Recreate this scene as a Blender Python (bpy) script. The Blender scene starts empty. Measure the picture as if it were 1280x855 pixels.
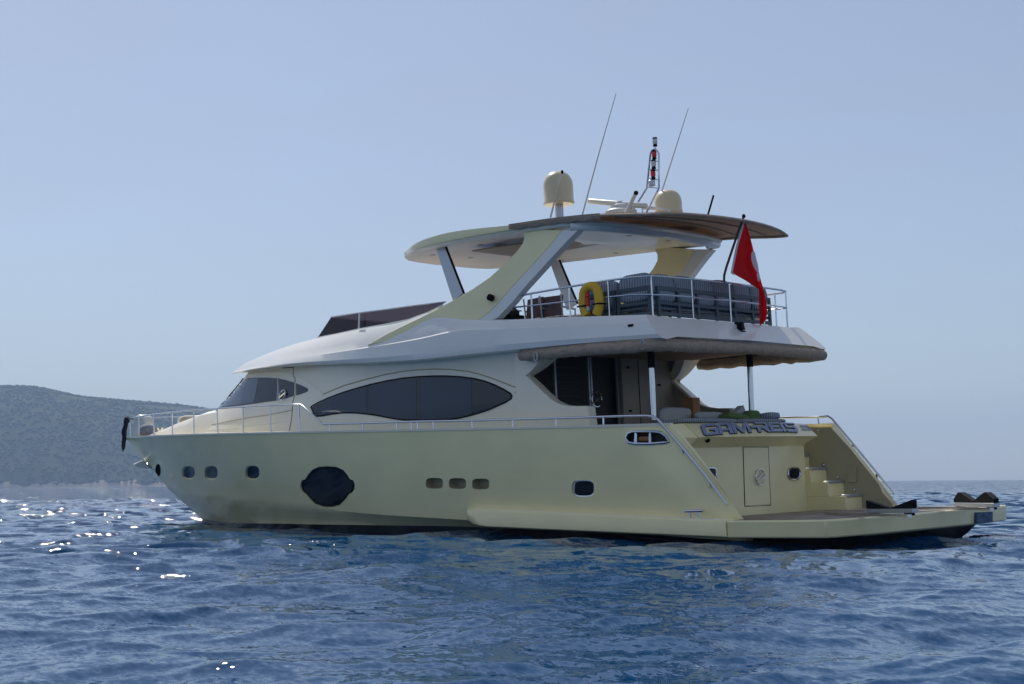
import bpy, bmesh, math, random
import numpy as np
from mathutils import Vector, Matrix, Euler
from mathutils.bvhtree import BVHTree
random.seed(4); rng = np.random.default_rng(7)
S = bpy.context.scene; COL = S.collection
# ------------------------------------------------------------------ camera
F_PX = 1883.18
CAM = np.array([-14.06619, 26.09056, 1.14043])
YAW, PIT, ROL = 0.7617403, 0.0935670, -0.0075062
fw = np.array([math.sin(YAW)*math.cos(PIT), -math.cos(YAW)*math.cos(PIT), math.sin(PIT)])
rt = np.cross(fw, [0,0,1.]); rt /= np.linalg.norm(rt); up = np.cross(rt, fw)
RT = math.cos(ROL)*rt + math.sin(ROL)*up; UP = -math.sin(ROL)*rt + math.cos(ROL)*up
cd = bpy.data.cameras.new('camera'); cam = bpy.data.objects.new('camera', cd); COL.objects.link(cam)
cd.sensor_width = 36; cd.lens = F_PX/1280*36; cd.clip_start = .1; cd.clip_end = 40000
cam.matrix_world = Matrix(((RT[0],UP[0],-fw[0],CAM[0]),(RT[1],UP[1],-fw[1],CAM[1]),(RT[2],UP[2],-fw[2],CAM[2]),(0,0,0,1)))
S.camera = cam
# ------------------------------------------------------------------ light
SUN_EL, SUN_AZ = math.radians(48), math.radians(-22)      # azimuth measured from +X
w = bpy.data.worlds.new('World'); S.world = w; w.use_nodes = True
nt = w.node_tree; bg = nt.nodes['Background']
sky = nt.nodes.new('ShaderNodeTexSky'); sky.sky_type = 'NISHITA'; sky.sun_disc = False
sky.sun_elevation = SUN_EL; sky.sun_rotation = math.pi/2 - SUN_AZ
sky.air_density = 1.0; sky.dust_density = .5; sky.ozone_density = 4.5; sky.altitude = 0
hs = nt.nodes.new('ShaderNodeHueSaturation'); hs.inputs['Saturation'].default_value = .88; nt.links.new(sky.outputs[0], hs.inputs['Color']); 
tcw = nt.nodes.new('ShaderNodeTexCoord'); mpw = nt.nodes.new('ShaderNodeMapping'); mpw.inputs['Scale'].default_value = (1.2,1.2,6); nzw = nt.nodes.new('ShaderNodeTexNoise')
nzw.inputs['Scale'].default_value = 1.6; nzw.inputs['Detail'].default_value = 6; nzw.inputs['Distortion'].default_value = .8                 # thin high veil
rgw = nt.nodes.new('ShaderNodeMapRange'); rgw.inputs['From Min'].default_value = .35; rgw.inputs['From Max'].default_value = .75; rgw.inputs['To Min'].default_value = .38; rgw.inputs['To Max'].default_value = .52
mxw = nt.nodes.new('ShaderNodeMix'); mxw.data_type = 'RGBA'; mxw.inputs['B'].default_value = (3.9,4.05,4.75,1)
nt.links.new(tcw.outputs['Generated'], mpw.inputs[0]); nt.links.new(mpw.outputs[0], nzw.inputs['Vector']); nt.links.new(nzw.outputs[0], rgw.inputs[0]); nt.links.new(rgw.outputs[0], mxw.inputs['Factor'])
nt.links.new(hs.outputs[0], mxw.inputs['A']); nt.links.new(mxw.outputs['Result'], bg.inputs[0])
bg.inputs[1].default_value = .118
sl = bpy.data.lights.new('sun', 'SUN'); sl.energy = 4.8; sl.angle = math.radians(.53); sl.color = (1,.95,.86)
so = bpy.data.objects.new('sun', sl); COL.objects.link(so)
sd = Vector((math.cos(SUN_AZ)*math.cos(SUN_EL), math.sin(SUN_AZ)*math.cos(SUN_EL), math.sin(SUN_EL)))
so.rotation_euler = sd.to_track_quat('Z','Y').to_euler(); so.location = (0,0,60)
S.view_settings.view_transform = 'Standard'; S.view_settings.look = 'None'
S.view_settings.exposure = -.06; S.view_settings.gamma = 1
# ------------------------------------------------------------------ materials
def mat(name, col, rough=.5, metal=0, coat=0, spec=.5, noise=None, bump=None, trans=0, alpha=1, sheen=0):
    m = bpy.data.materials.new(name); m.use_nodes = True; n = m.node_tree; b = n.nodes['Principled BSDF']
    b.inputs['Base Color'].default_value = (*col, 1); b.inputs['Roughness'].default_value = rough
    b.inputs['Metallic'].default_value = metal; b.inputs['Coat Weight'].default_value = coat
    b.inputs['Coat Roughness'].default_value = .05; b.inputs['Specular IOR Level'].default_value = spec
    b.inputs['Transmission Weight'].default_value = trans; b.inputs['Alpha'].default_value = alpha
    tc = n.nodes.new('ShaderNodeTexCoord')
    if noise:                                   # (scale, amount, stretch)
        mp = n.nodes.new('ShaderNodeMapping'); mp.inputs['Scale'].default_value = noise[2] if len(noise) > 2 else (1,1,1)
        t = n.nodes.new('ShaderNodeTexNoise'); t.inputs['Scale'].default_value = noise[0]; t.inputs['Detail'].default_value = 5
        r = n.nodes.new('ShaderNodeMapRange'); r.inputs['From Min'].default_value = .3; r.inputs['From Max'].default_value = .7
        r.inputs['To Min'].default_value = 1-noise[1]; r.inputs['To Max'].default_value = 1+noise[1]
        x = n.nodes.new('ShaderNodeVectorMath'); x.operation = 'SCALE'; x.inputs[0].default_value = col
        n.links.new(tc.outputs['Object'], mp.inputs[0]); n.links.new(mp.outputs[0], t.inputs['Vector'])
        n.links.new(t.outputs[0], r.inputs[0]); n.links.new(r.outputs[0], x.inputs['Scale']); n.links.new(x.outputs[0], b.inputs['Base Color'])
    if bump:                                    # (scale, distance, stretch)
        mp = n.nodes.new('ShaderNodeMapping'); mp.inputs['Scale'].default_value = bump[2] if len(bump) > 2 else (1,1,1)
        t = n.nodes.new('ShaderNodeTexNoise'); t.inputs['Scale'].default_value = bump[0]; t.inputs['Detail'].default_value = 4
        bp = n.nodes.new('ShaderNodeBump'); bp.inputs['Distance'].default_value = bump[1]; bp.inputs['Strength'].default_value = 1
        n.links.new(tc.outputs['Object'], mp.inputs[0]); n.links.new(mp.outputs[0], t.inputs['Vector'])
        n.links.new(t.outputs[0], bp.inputs['Height']); n.links.new(bp.outputs[0], b.inputs['Normal'])
    return m
HULLC = (.90,.80,.44)
M = {}
M['hull'] = mat('cream_gelcoat', HULLC, .30, coat=.25, noise=(.9,.045,(1,1,2)), bump=(.8,.003,(1,1,3)))
M['white'] = mat('white_gelcoat', (.80,.79,.74), .25, coat=.4, noise=(1.2,.03))
M['house'] = mat('warm_white_gelcoat', (.90,.83,.66), .3, coat=.3, noise=(1.2,.03))
M['trimline'] = mat('buff_trim', (.48,.40,.24), .4)
M['anti'] = mat('black_antifouling', (.008,.010,.014), .35, noise=(6,.4))
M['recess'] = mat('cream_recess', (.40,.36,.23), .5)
M['dark'] = mat('dark_interior', (.006,.007,.008), .6)
M['glass'] = mat('dark_window_glass', (.008,.014,.026), .05, spec=.5)
M['portglass'] = mat('porthole_glass', (.004,.007,.012), .06, spec=.22)
M['blind'] = mat('window_with_blind', (.014,.032,.066), .12, spec=.45)
M['rubber'] = mat('black_rubber', (.008,.009,.011), .6, spec=.05)
M['steel'] = mat('polished_steel', (.62,.64,.67), .13, metal=1)
M['alu'] = mat('brushed_aluminium', (.50,.53,.57), .38, metal=.7)
M['canvas'] = mat('taupe_canvas', (.34,.27,.20), .85, noise=(9,.12), bump=(7,.03,(1,3,3)))
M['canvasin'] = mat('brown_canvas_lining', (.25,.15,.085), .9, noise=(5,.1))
M['radome'] = mat('cream_radome', (.62,.54,.34), .3, coat=.3)
M['plastic'] = mat('white_plastic', (.62,.63,.60), .4)
M['teal'] = mat('slate_painted_frame', (.055,.085,.105), .45)
M['letter'] = mat('blue_grey_letter', (.26,.32,.46), .35, metal=.2)
M['letteredge'] = mat('dark_letter_edge', (.03,.04,.07), .5)
M['yellow'] = mat('yellow_foam', (.75,.43,.02), .55, noise=(8,.08))
M['red'] = mat('red_plastic', (.62,.03,.015), .4)
M['green'] = mat('green_cloth', (.10,.17,.045), .9, noise=(20,.15))
M['pinkish'] = mat('mauve_cloth', (.21,.13,.14), .9, noise=(20,.15))
M['orange'] = mat('tan_wood', (.34,.15,.04), .6)
M['fender'] = mat('grey_fender_cover', (.20,.22,.27), .9, noise=(12,.1))
M['rope'] = mat('navy_rope', (.008,.012,.030), .9)
M['brown'] = mat('brown_wall_lining', (.34,.29,.22), .5, noise=(3,.06))
def stripes(name, a, b, scale):
    m = mat(name, a, .9); n = m.node_tree; p = n.nodes['Principled BSDF']
    tc = n.nodes.new('ShaderNodeTexCoord'); wv = n.nodes.new('ShaderNodeTexWave'); wv.inputs['Scale'].default_value = scale
    wv.inputs['Distortion'].default_value = 1.2; wv.inputs['Detail Scale'].default_value = 4; wv.bands_direction = 'DIAGONAL'
    r = n.nodes.new('ShaderNodeMix'); r.data_type = 'RGBA'; r.inputs['A'].default_value = (*a,1); r.inputs['B'].default_value = (*b,1)
    mp = n.nodes.new('ShaderNodeMapping'); mp.inputs['Scale'].default_value = (1,1,.06)
    n.links.new(tc.outputs['Object'], mp.inputs[0]); n.links.new(mp.outputs[0], wv.inputs[0]); n.links.new(wv.outputs[1], r.inputs['Factor']); n.links.new(r.outputs['Result'], p.inputs['Base Color'])
    return m
M['stripe'] = stripes('grey_striped_cushion', (.13,.155,.20), (.36,.39,.44), 9)
M['pillow'] = stripes('pale_cushion', (.42,.42,.42), (.5,.49,.47), 12)
def teak():
    m = mat('weathered_teak', (.26,.20,.16), .45); n = m.node_tree; p = n.nodes['Principled BSDF']
    tc = n.nodes.new('ShaderNodeTexCoord'); sp = n.nodes.new('ShaderNodeSeparateXYZ'); n.links.new(tc.outputs['Object'], sp.inputs[0])
    a = n.nodes.new('ShaderNodeMath'); a.operation = 'MULTIPLY'; a.inputs[1].default_value = 16; n.links.new(sp.outputs['Y'], a.inputs[0])
    f = n.nodes.new('ShaderNodeMath'); f.operation = 'FRACT'; n.links.new(a.outputs[0], f.inputs[0])
    g = n.nodes.new('ShaderNodeMath'); g.operation = 'GREATER_THAN'; g.inputs[1].default_value = .12; n.links.new(f.outputs[0], g.inputs[0])
    t = n.nodes.new('ShaderNodeTexNoise'); t.inputs['Scale'].default_value = 2.2; t.inputs['Detail'].default_value = 6; n.links.new(tc.outputs['Object'], t.inputs['Vector'])
    c = n.nodes.new('ShaderNodeValToRGB'); c.color_ramp.elements[0].color = (.15,.085,.055,1); c.color_ramp.elements[0].position = .35
    c.color_ramp.elements[1].color = (.33,.27,.23,1); c.color_ramp.elements[1].position = .65; n.links.new(t.outputs[0], c.inputs[0])
    x = n.nodes.new('ShaderNodeMix'); x.data_type = 'RGBA'; x.inputs['A'].default_value = (.02,.02,.02,1)
    n.links.new(g.outputs[0], x.inputs['Factor']); n.links.new(c.outputs[0], x.inputs['B']); n.links.new(x.outputs['Result'], p.inputs['Base Color'])
    return m
M['teak'] = teak()
def tinted(name, col, tr):
    m = bpy.data.materials.new(name); m.use_nodes = True; n = m.node_tree; n.nodes.remove(n.nodes['Principled BSDF'])
    o = n.nodes['Material Output']; t = n.nodes.new('ShaderNodeBsdfTransparent'); t.inputs[0].default_value = (*col,1)
    g = n.nodes.new('ShaderNodeBsdfGlossy'); g.inputs['Roughness'].default_value = .05
    d = n.nodes.new('ShaderNodeBsdfDiffuse'); d.inputs[0].default_value = (.03,.02,.025,1)
    a = n.nodes.new('ShaderNodeMixShader'); a.inputs[0].default_value = tr; n.links.new(t.outputs[0], a.inputs[1]); n.links.new(d.outputs[0], a.inputs[2])
    b = n.nodes.new('ShaderNodeMixShader'); b.inputs[0].default_value = .05; n.links.new(a.outputs[0], b.inputs[1]); n.links.new(g.outputs[0], b.inputs[2])
    n.links.new(b.outputs[0], o.inputs[0]); return m
M['smoke'] = tinted('smoked_acrylic', (.20,.13,.15), .55)
def cloth(name, col, tl):
    m = mat(name, col, .8); n = m.node_tree; p = n.nodes['Principled BSDF']; o = n.nodes['Material Output']
    t = n.nodes.new('ShaderNodeBsdfTranslucent'); t.inputs[0].default_value = (*col,1)
    x = n.nodes.new('ShaderNodeMixShader'); x.inputs[0].default_value = tl
    n.links.new(p.outputs[0], x.inputs[1]); n.links.new(t.outputs[0], x.inputs[2]); n.links.new(x.outputs[0], o.inputs[0]); return m
M['flagred'] = cloth('red_flag_cloth', (.95,.010,.015), .70)
M['flagwhite'] = cloth('white_flag_cloth', (.88,.88,.90), .5)
M['bimini'] = cloth('bimini_canvas', (.44,.34,.26), .30)
# ------------------------------------------------------------------ yacht frame
TILT = Matrix(((0.99949417,-0.00070412,0.03179468,0),(0,0.99975487,0.02214054,0),(-0.03180247,-0.02212935,0.99924917,0),(0,0,0,1)))
Rn = np.array([[TILT[i][j] for j in range(3)] for i in range(3)]); Ri = np.linalg.inv(Rn)
OB = Ri @ CAM                                    # the surveyor's station in the yacht's own frame
def ray(px, py):
    d = fw + (px-640)/F_PX*RT + (427.5-py)/F_PX*UP
    return Ri @ d
def at(px, py, Y=None, X=None, Z=None):          # measured sight line met with a plane of the yacht
    d = ray(px, py)
    t = ((Y-OB[1])/d[1]) if Y is not None else ((X-OB[0])/d[0]) if X is not None else ((Z-OB[2])/d[2])
    return OB + t*d
def trace(pts, yf):
    out = []
    for p in pts:
        y = 2.5
        for _ in range(40): q = at(*p, Y=y); y = .5*y + .5*yf(q[0])
        out.append(at(*p, Y=y))
    out = np.array(out); o = np.argsort(out[:,0]); return out[o]
def curve(tbl, smooth=True):                     # monotone-ish smooth 1-D interpolation
    xs = np.array([a for a,_ in tbl], float); ys = np.array([b for _,b in tbl], float)
    m = np.gradient(ys, xs) if len(xs) > 2 else np.full(len(xs), (ys[-1]-ys[0])/(xs[-1]-xs[0]))
    def f(x):
        x = min(max(x, xs[0]), xs[-1]); i = int(min(max(np.searchsorted(xs, x)-1, 0), len(xs)-2))
        h = xs[i+1]-xs[i]; t = (x-xs[i])/h
        if not smooth: return ys[i]*(1-t)+ys[i+1]*t
        return ((2*t**3-3*t*t+1)*ys[i]+(t**3-2*t*t+t)*h*m[i]+(-2*t**3+3*t*t)*ys[i+1]+(t**3-t*t)*h*m[i+1])
    return f
def props(o, label=None, cat=None, group=None, kind=None):
    if label: o['label'] = label
    if cat: o['category'] = cat
    if group: o['group'] = group
    if kind: o['kind'] = kind
    return o
def thing(name, loc, label, cat, group=None, local=True):
    o = bpy.data.objects.new(name, None); COL.objects.link(o); o.empty_display_size = .3
    o.matrix_world = (TILT @ Matrix.Translation(loc)) if local else Matrix.Translation(loc)
    o['_o'] = tuple(loc); return props(o, label, cat, group)
YACHT = thing('motor_yacht', (0,0,0), 'cream three deck motor yacht with dark windows lying on the blue sea', 'yacht')
def link(name, me, parent=YACHT, mt=None, angle=35, bevel=0, loc=None, world=False):
    o = bpy.data.objects.new(name, me); COL.objects.link(o)
    if mt is not None:
        for m_ in (mt if isinstance(mt, (list,tuple)) else [mt]): me.materials.append(M[m_] if isinstance(m_, str) else m_)
    if parent is not None: o.parent = parent
    elif not world: o.matrix_world = TILT @ Matrix.Translation(loc or (0,0,0))
    for p in me.polygons: p.use_smooth = True
    me.set_sharp_from_angle(angle=math.radians(angle))
    if bevel:
        b = o.modifiers.new('bevel', 'BEVEL'); b.width = bevel; b.segments = 2; b.limit_method = 'ANGLE'; b.angle_limit = math.radians(35)
    return o
def origin_of(parent):
    o = Vector((0,0,0))
    while parent is not None:
        if '_o' in parent: o = Vector(parent['_o']); break
        parent = parent.parent
    return o
class MB:
    def __init__(s): s.v = []; s.f = []; s.m = []
    def add(s, V, Fc, m=0):
        k = len(s.v); s.v += [tuple(map(float, a)) for a in V]; s.f += [tuple(i+k for i in f) for f in Fc]; s.m += [m]*len(Fc); return s
    def box(s, c, d, rot=None, m=0):
        R = Euler(rot).to_matrix() if rot else Matrix.Identity(3); c = Vector(c)
        V = [c + R @ Vector((x*d[0]/2, y*d[1]/2, z*d[2]/2)) for x in (-1,1) for y in (-1,1) for z in (-1,1)]
        return s.add(V, [(0,1,3,2),(4,6,7,5),(0,4,5,1),(2,3,7,6),(0,2,6,4),(1,5,7,3)], m)
    def tube(s, P, r, n=8, m=0, cap=True, closed=False):
        P = [Vector(p) for p in P]; rr = r if isinstance(r, (list,tuple)) else [r]*len(P)
        V = []; N = None; L = len(P)
        for i, p in enumerate(P):
            a = P[(i-1) % L] if (closed or i > 0) else p; b = P[(i+1) % L] if (closed or i < L-1) else p
            T = (b-a).normalized()
            if N is None: N = T.orthogonal().normalized()
            N = (N - T*N.dot(T)).normalized(); B = T.cross(N)
            for k in range(n):
                th = 2*math.pi*k/n; V.append(p + (N*math.cos(th)+B*math.sin(th))*rr[i])
        Fc = []
        for i in range(L if closed else L-1):
            j = (i+1) % L
            for k in range(n): Fc.append((i*n+k, i*n+(k+1)%n, j*n+(k+1)%n, j*n+k))
        if cap and not closed: Fc += [tuple(range(n))[::-1], tuple((L-1)*n+k for k in range(n))]
        return s.add(V, Fc, m)
    def lathe(s, c, prof, n=28, axis=(0,0,1), m=0):
        q = Vector((0,0,1)).rotation_difference(Vector(axis)); c = Vector(c); V = []; Fc = []
        for (r, z) in prof:
            for k in range(n): V.append(c + q @ Vector((r*math.cos(2*math.pi*k/n), r*math.sin(2*math.pi*k/n), z)))
        for i in range(len(prof)-1):
            for k in range(n): Fc.append((i*n+k, i*n+(k+1)%n, (i+1)*n+(k+1)%n, (i+1)*n+k))
        Fc += [tuple(range(n))[::-1], tuple((len(prof)-1)*n+k for k in range(n))]
        return s.add(V, Fc, m)
    def prism(s, P, off, m=0):
        P = [Vector(p) for p in P]; off = Vector(off); n = len(P)
        return s.add(P+[p+off for p in P], [tuple(range(n))[::-1], tuple(range(n, 2*n))]+[(i,(i+1)%n,(i+1)%n+n,i+n) for i in range(n)], m)
    def loft(s, rows, m=0, close=False, caps=False):
        n = len(rows[0]); V = [p for r in rows for p in r]; Fc = []
        for i in range(len(rows)-1):
            for k in range(n if close else n-1): Fc.append((i*n+k, i*n+(k+1)%n, (i+1)*n+(k+1)%n, (i+1)*n+k))
        if caps: Fc += [tuple(range(n))[::-1], tuple((len(rows)-1)*n+k for k in range(n))]
        return s.add(V, Fc, m)
    def build(s, name, mt, parent=YACHT, angle=35, bevel=0, loc=None, fix=True, world=False, weld=0):
        o_ = origin_of(parent) if parent is not None else Vector(loc or (0,0,0))
        me = bpy.data.meshes.new(name); me.from_pydata([tuple(Vector(a)-o_) for a in s.v], [], s.f)
        for p, k in zip(me.polygons, s.m): p.material_index = k
        if fix or weld:
            b = bmesh.new(); b.from_mesh(me)
            if weld: bmesh.ops.remove_doubles(b, verts=b.verts, dist=weld); bmesh.ops.dissolve_degenerate(b, edges=b.edges, dist=1e-5)
            bmesh.ops.recalc_face_normals(b, faces=b.faces); b.to_mesh(me); b.free()
        return link(name, me, parent, mt, angle, bevel, loc, world)
def bvh_of(o, depth=True):
    dg = bpy.context.evaluated_depsgraph_get(); e = o.evaluated_get(dg); me = e.to_mesh()
    off = origin_of(o.parent if o.parent else o)
    t = BVHTree.FromPolygons([v.co+off for v in me.vertices], [tuple(p.vertices) for p in me.polygons]); e.to_mesh_clear(); return t
def hit(px, py, t, near=True):
    r = t.ray_cast(Vector(OB), Vector(ray(px, py)).normalized())
    if r[0] is not None: return (r[0], r[1] if r[1].dot(Vector(ray(px,py))) < 0 else -r[1])
    if not near: return None
    o = Vector(OB); d = Vector(ray(px, py)).normalized(); best = None     # just off the edge: take the closest point of the shell
    for k in range(60, 260):
        q = t.find_nearest(o+d*k*.2)
        if q[0] is not None and (best is None or q[3] < best[3]): best = q
    return (best[0], best[1] if best[1].dot(d) < 0 else -best[1])
def patch(name, poly, t, mt, off=.012, N=24, K=6, parent=YACHT, bevel=0):
    """a thin pane lying on a shell: outline measured, depth taken from the shell"""
    xs = [p[0] for p in poly]; x0, x1 = min(xs)+.01, max(xs)-.01; rows = []
    for i in range(N+1):
        x = x0+(x1-x0)*(.5-.5*math.cos(math.pi*i/N)); ys = []
        for a, b in zip(poly, poly[1:]+poly[:1]):
            if (a[0]-x)*(b[0]-x) < 0: ys.append(a[1]+(b[1]-a[1])*(x-a[0])/(b[0]-a[0]))
        if len(ys) < 2: continue
        rows.append([hit(x, min(ys)+(max(ys)-min(ys))*k/K, t) for k in range(K+1)])
    rows = [r for r in rows if all(r)]
    mb = MB(); n = K+1
    Fr = [p+nn*off for r in rows for p, nn in r]; Bk = [p-nn*.03 for r in rows for p, nn in r]; L = len(Fr)
    Fc = []
    for i in range(len(rows)-1):
        for k in range(K): Fc.append((i*n+k, i*n+k+1, (i+1)*n+k+1, (i+1)*n+k))
    per = [k for k in range(n)] + [i*n+K for i in range(1, len(rows))] + [(len(rows)-1)*n+k for k in range(K-1,-1,-1)] + [i*n for i in range(len(rows)-2,0,-1)]
    for a, b in zip(per, per[1:]+per[:1]): Fc.append((a, b, b+L, a+L))
    mb.add(Fr+Bk, Fc); return mb.build(name, mt, parent, angle=40)
def oval(cx, cy, w, h, e=3.2, n=28):
    return [(cx+w/2*math.copysign(abs(math.cos(a))**(2/e), math.cos(a)), cy+h/2*math.copysign(abs(math.sin(a))**(2/e), math.sin(a))) for a in [2*math.pi*k/n for k in range(n)]]
# ================================================================== HULL
bS = curve([(2.2,3.17),(5,3.17),(8,3.26),(11,3.28),(14,3.22),(17,3.02),(19.5,2.66),(21.5,2.22),(23.5,1.62),(25,1.05),(26.2,.55),(27,.20),(27.48,0)])
bC = curve([(2.2,2.98),(8,3.03),(12,2.92),(15,2.62),(18,2.08),(20.5,1.5),(22.5,.92),(24,.42),(25.1,0)])
bB = curve([(2.2,2.6),(8,2.75),(12,2.6),(15,2.25),(18,1.62),(20.5,.92),(22.5,.25),(23.5,0)])
tS = trace([(165,546.6),(200,544),(250,542.7),(308,541),(360,540.2),(460,538.6),(560,536.2),(680,533.6),(760,531.6),(834,529.8)], bS)
tC = trace([(216,615),(235,618),(300,625.5),(380,634),(460,642),(583,650)], bC)
tB = trace([(262,650),(359,654.7),(460,656.4),(607,659)], bB)
def fit(tr, deg):
    c = np.polyfit(tr[:,0], tr[:,2], deg); return lambda x: float(np.polyval(c, x))
zS = fit(tS, 3); zC_ = curve([(2.2,.18)]+[(a[0],a[2]) for a in tC]+[(25.1,1.78)]) ; zC = lambda x: zC_(x)
zB = curve([(2.2,.10)]+[(a[0],a[2]) for a in tB]+[(23.5,.92)])
XA = lambda z: 2.2+max(0, (z-.6))*(3.68-2.2)/(2.44-.6)
svals = sorted(set([0,.004,.009,.015,.022,.03,.038,.048,.06]+[round(.06+.94*(i/60)**.93,4) for i in range(1,57)]+[.955,.97,.982,.991,1]))
def hull_section(s):
    xs = 3.68+(27.48-3.68)*s; xc = 2.2+(25.1-2.2)*s; xb = 2.2+(23.5-2.2)*s; xk = 2.2+(22.3-2.2)*s
    P = [(xk, 0, -.7+.8*s**4), (xk, bB(xb)*.55, -.5+.9*s**3), (xb, bB(xb)*.97, min(zB(xb)-.25, .1+.6*s)), (xb, bB(xb), zB(xb))]
    for k in (1,2): P.append((xb+(xc-xb)*k/3, bB(xb)+(bC(xc)-bB(xb))*k/3, zB(xb)+(zC(xc)-zB(xb))*k/3))
    zs, zc = zS(xs), zC(xc); NV = 16
    for k in range(NV+1):
        v = k/NV; z = zc+(zs-zc)*v
        xa = XA(z)-XA(zc)*(1-v)-3.68*v                # keeps the raked after edge straight
        x = xc+(xs-xc)*v + xa*(1-s)**14
        p = 1+.55*min(1,max(0,(s-.45)/.5)); y = bC(xc)+(bS(xs)-bC(xc))*v**p
        y += .05*math.sin(math.pi*v)*(1-s)
        d = x-XA(z); y -= .2*max(0, 1-d/1.0)**1.4 if s < .2 else 0
        P.append((x, max(y,0), z))
    x, y, z = P[-1]
    P.append((x-.005, max(y-.07,0), z+.004)); P.append((x-.005, max(y-.09,0), z-.07)); P.append((x-.005, 0, z-.05)); return P
secs = [hull_section(s) for s in svals]
def full(P): return [Vector(p) for p in P] + [Vector((p[0],-p[1],p[2])) for p in P[-2:0:-1]]
hb = MB(); R_ = [full(P) for P in secs]; n = len(R_[0])
V = [p for r in R_ for p in r]; Fc = []; Mi = []
for i in range(len(R_)-1):
    for k in range(n):
        Fc.append((i*n+k, i*n+(k+1)%n, (i+1)*n+(k+1)%n, (i+1)*n+k))
        a = min(k, n-1-k); xm = V[i*n+k][0]
        Mi.append(1 if (a < 3 or (a < 6 and xm < 8.6)) else 0)
Fc.append(tuple(range(n))[::-1]); Mi.append(0)
hb.add(V, Fc); hb.m = Mi
hull = hb.build('hull', ['hull','anti','recess','dark'], angle=28, weld=1e-4)
HB = bvh_of(hull)
PORTS = [((235.5,591),12.5,14),((263.8,591.3),13,14.5),((315.3,591),14.5,15)]
cut = MB()
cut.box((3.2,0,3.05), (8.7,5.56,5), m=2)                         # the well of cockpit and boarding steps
def cutter(poly, depth, m):
    h = [q for q in (hit(x, y, HB, False) for x, y in poly) if q]; nn = sum((a[1] for a in h), Vector()).normalized()
    o = [a[0]+nn*.15 for a in h]; cut.prism(o, -nn*(depth+.15), m)
    return [a[0] for a in h], nn
holes = []
for c, w_, h_ in PORTS: holes.append(cutter(oval(*c, w_+3.2, h_+3.2, 2.8), .07, 0))
big = [(377,605),(378.5,601),(383,599.5),(386,594),(391,588.5),(398,585.2),(409,584.4),(420,585.2),(428,588.8),(433,594.5),(436,599.5),(440,601),(441.8,606),(441.5,611),(439,615),(435,617),(431,623),(424,630),(415,632.6),(404,632.4),(394,629),(387,622),(383,617),(379,614.5),(377,610)]
holes.append(cutter([(409+(x-409)*1.05, 608.5+(y-608.5)*1.07) for x,y in big], .05, 0))
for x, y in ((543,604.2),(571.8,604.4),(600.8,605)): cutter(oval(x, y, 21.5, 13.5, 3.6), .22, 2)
holes.append(cutter(oval(728.5,610.8,28.5,21.5,3.2), .09, 0))
slot = [(783,547),(785,541.5),(791,539.2),(815,539),(826,540.5),(833,545.5),(836.5,552.5),(830,553.7),(812,555),(795,555),(786,553.5)]
slot_h = cutter(slot, .12, 3)
cutter(oval(197.5,588,7,16,2.2), .12, 3)
cut.prism([at(x,y,Y=-2.55) for x,y in ((1045.5,536.5),(1049,536),(1056,542.5),(1061,548.5),(1058,549.8),(1051,546),(1046.5,540.5))], (0,-.8,0), 0)
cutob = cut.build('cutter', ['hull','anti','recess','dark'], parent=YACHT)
bpy.context.view_layer.update()
bo = hull.modifiers.new('b', 'BOOLEAN'); bo.operation = 'DIFFERENCE'; bo.solver = 'EXACT'; bo.object = cutob
dg = bpy.context.evaluated_depsgraph_get(); nm = bpy.data.meshes.new_from_object(hull.evaluated_get(dg)); hull.modifiers.clear(); hull.data = nm; nm.name = 'hull'
bpy.data.objects.remove(cutob)
for p in nm.polygons: p.use_smooth = True
nm.set_sharp_from_angle(angle=math.radians(28))
# cap rail along the sheer, both sides
for sgn in (1,-1):
    mb = MB(); rows = []
    for P in secs[:-2]:
        x, y, z = P[-4]; y = y*1.0
        rows.append([(x, sgn*(y+.018), z-.03), (x, sgn*(y+.022), z+.012), (x, sgn*max(y-.1,0), z+.022), (x, sgn*max(y-.1,0), z-.03)])
    mb.loft(rows, close=True, caps=True).build('cap_rail', 'house', angle=50)
# porthole glass and frames
def ring(mb, P, r, m=0): mb.tube(P, r, 6, closed=True, m=m)
def porthole(poly, nn, c3, frame='steel', depth=.05, parent=YACHT, fr=.016):
    P = [p - nn*depth for p in poly]
    c = sum(P, Vector())/len(P)
    f = MB(); ring(f, [c+(p-c)*.93+nn*.012 for p in P], fr); fo = f.build('porthole', frame, parent)
    g = MB(); g.prism([c+(p-c)*.97 for p in P], nn*.012); g.build('glass', 'portglass', fo)
    return fo
for (P, nn) in holes[:3]: porthole(P, nn, None, 'hull')
P, nn = holes[3]; fo = porthole(P, nn, None, 'rubber', .03, fr=.02)
c = sum(P, Vector())/len(P)
porthole(holes[4][0], holes[4][1], None, 'steel', .06, fr=.022)
P, nn = slot_h; f = MB(); ring(f, [p+nn*.005 for p in P], .028)
fr_ = f.build('mooring_slot', 'steel')
for x in (793.5, 812):
    a = hit(x, 540.5, HB)[0]-nn*.03; b = hit(x, 554, HB)[0]-nn*.03
    MB().tube([a,b], .035, 8).build('roller', 'steel', fr_)
g = MB(); g.tube([hit(797,548,HB)[0]-nn*.09, hit(809,548,HB)[0]-nn*.09], .05, 8); g.build('rope_end', 'orange', fr_)
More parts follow.
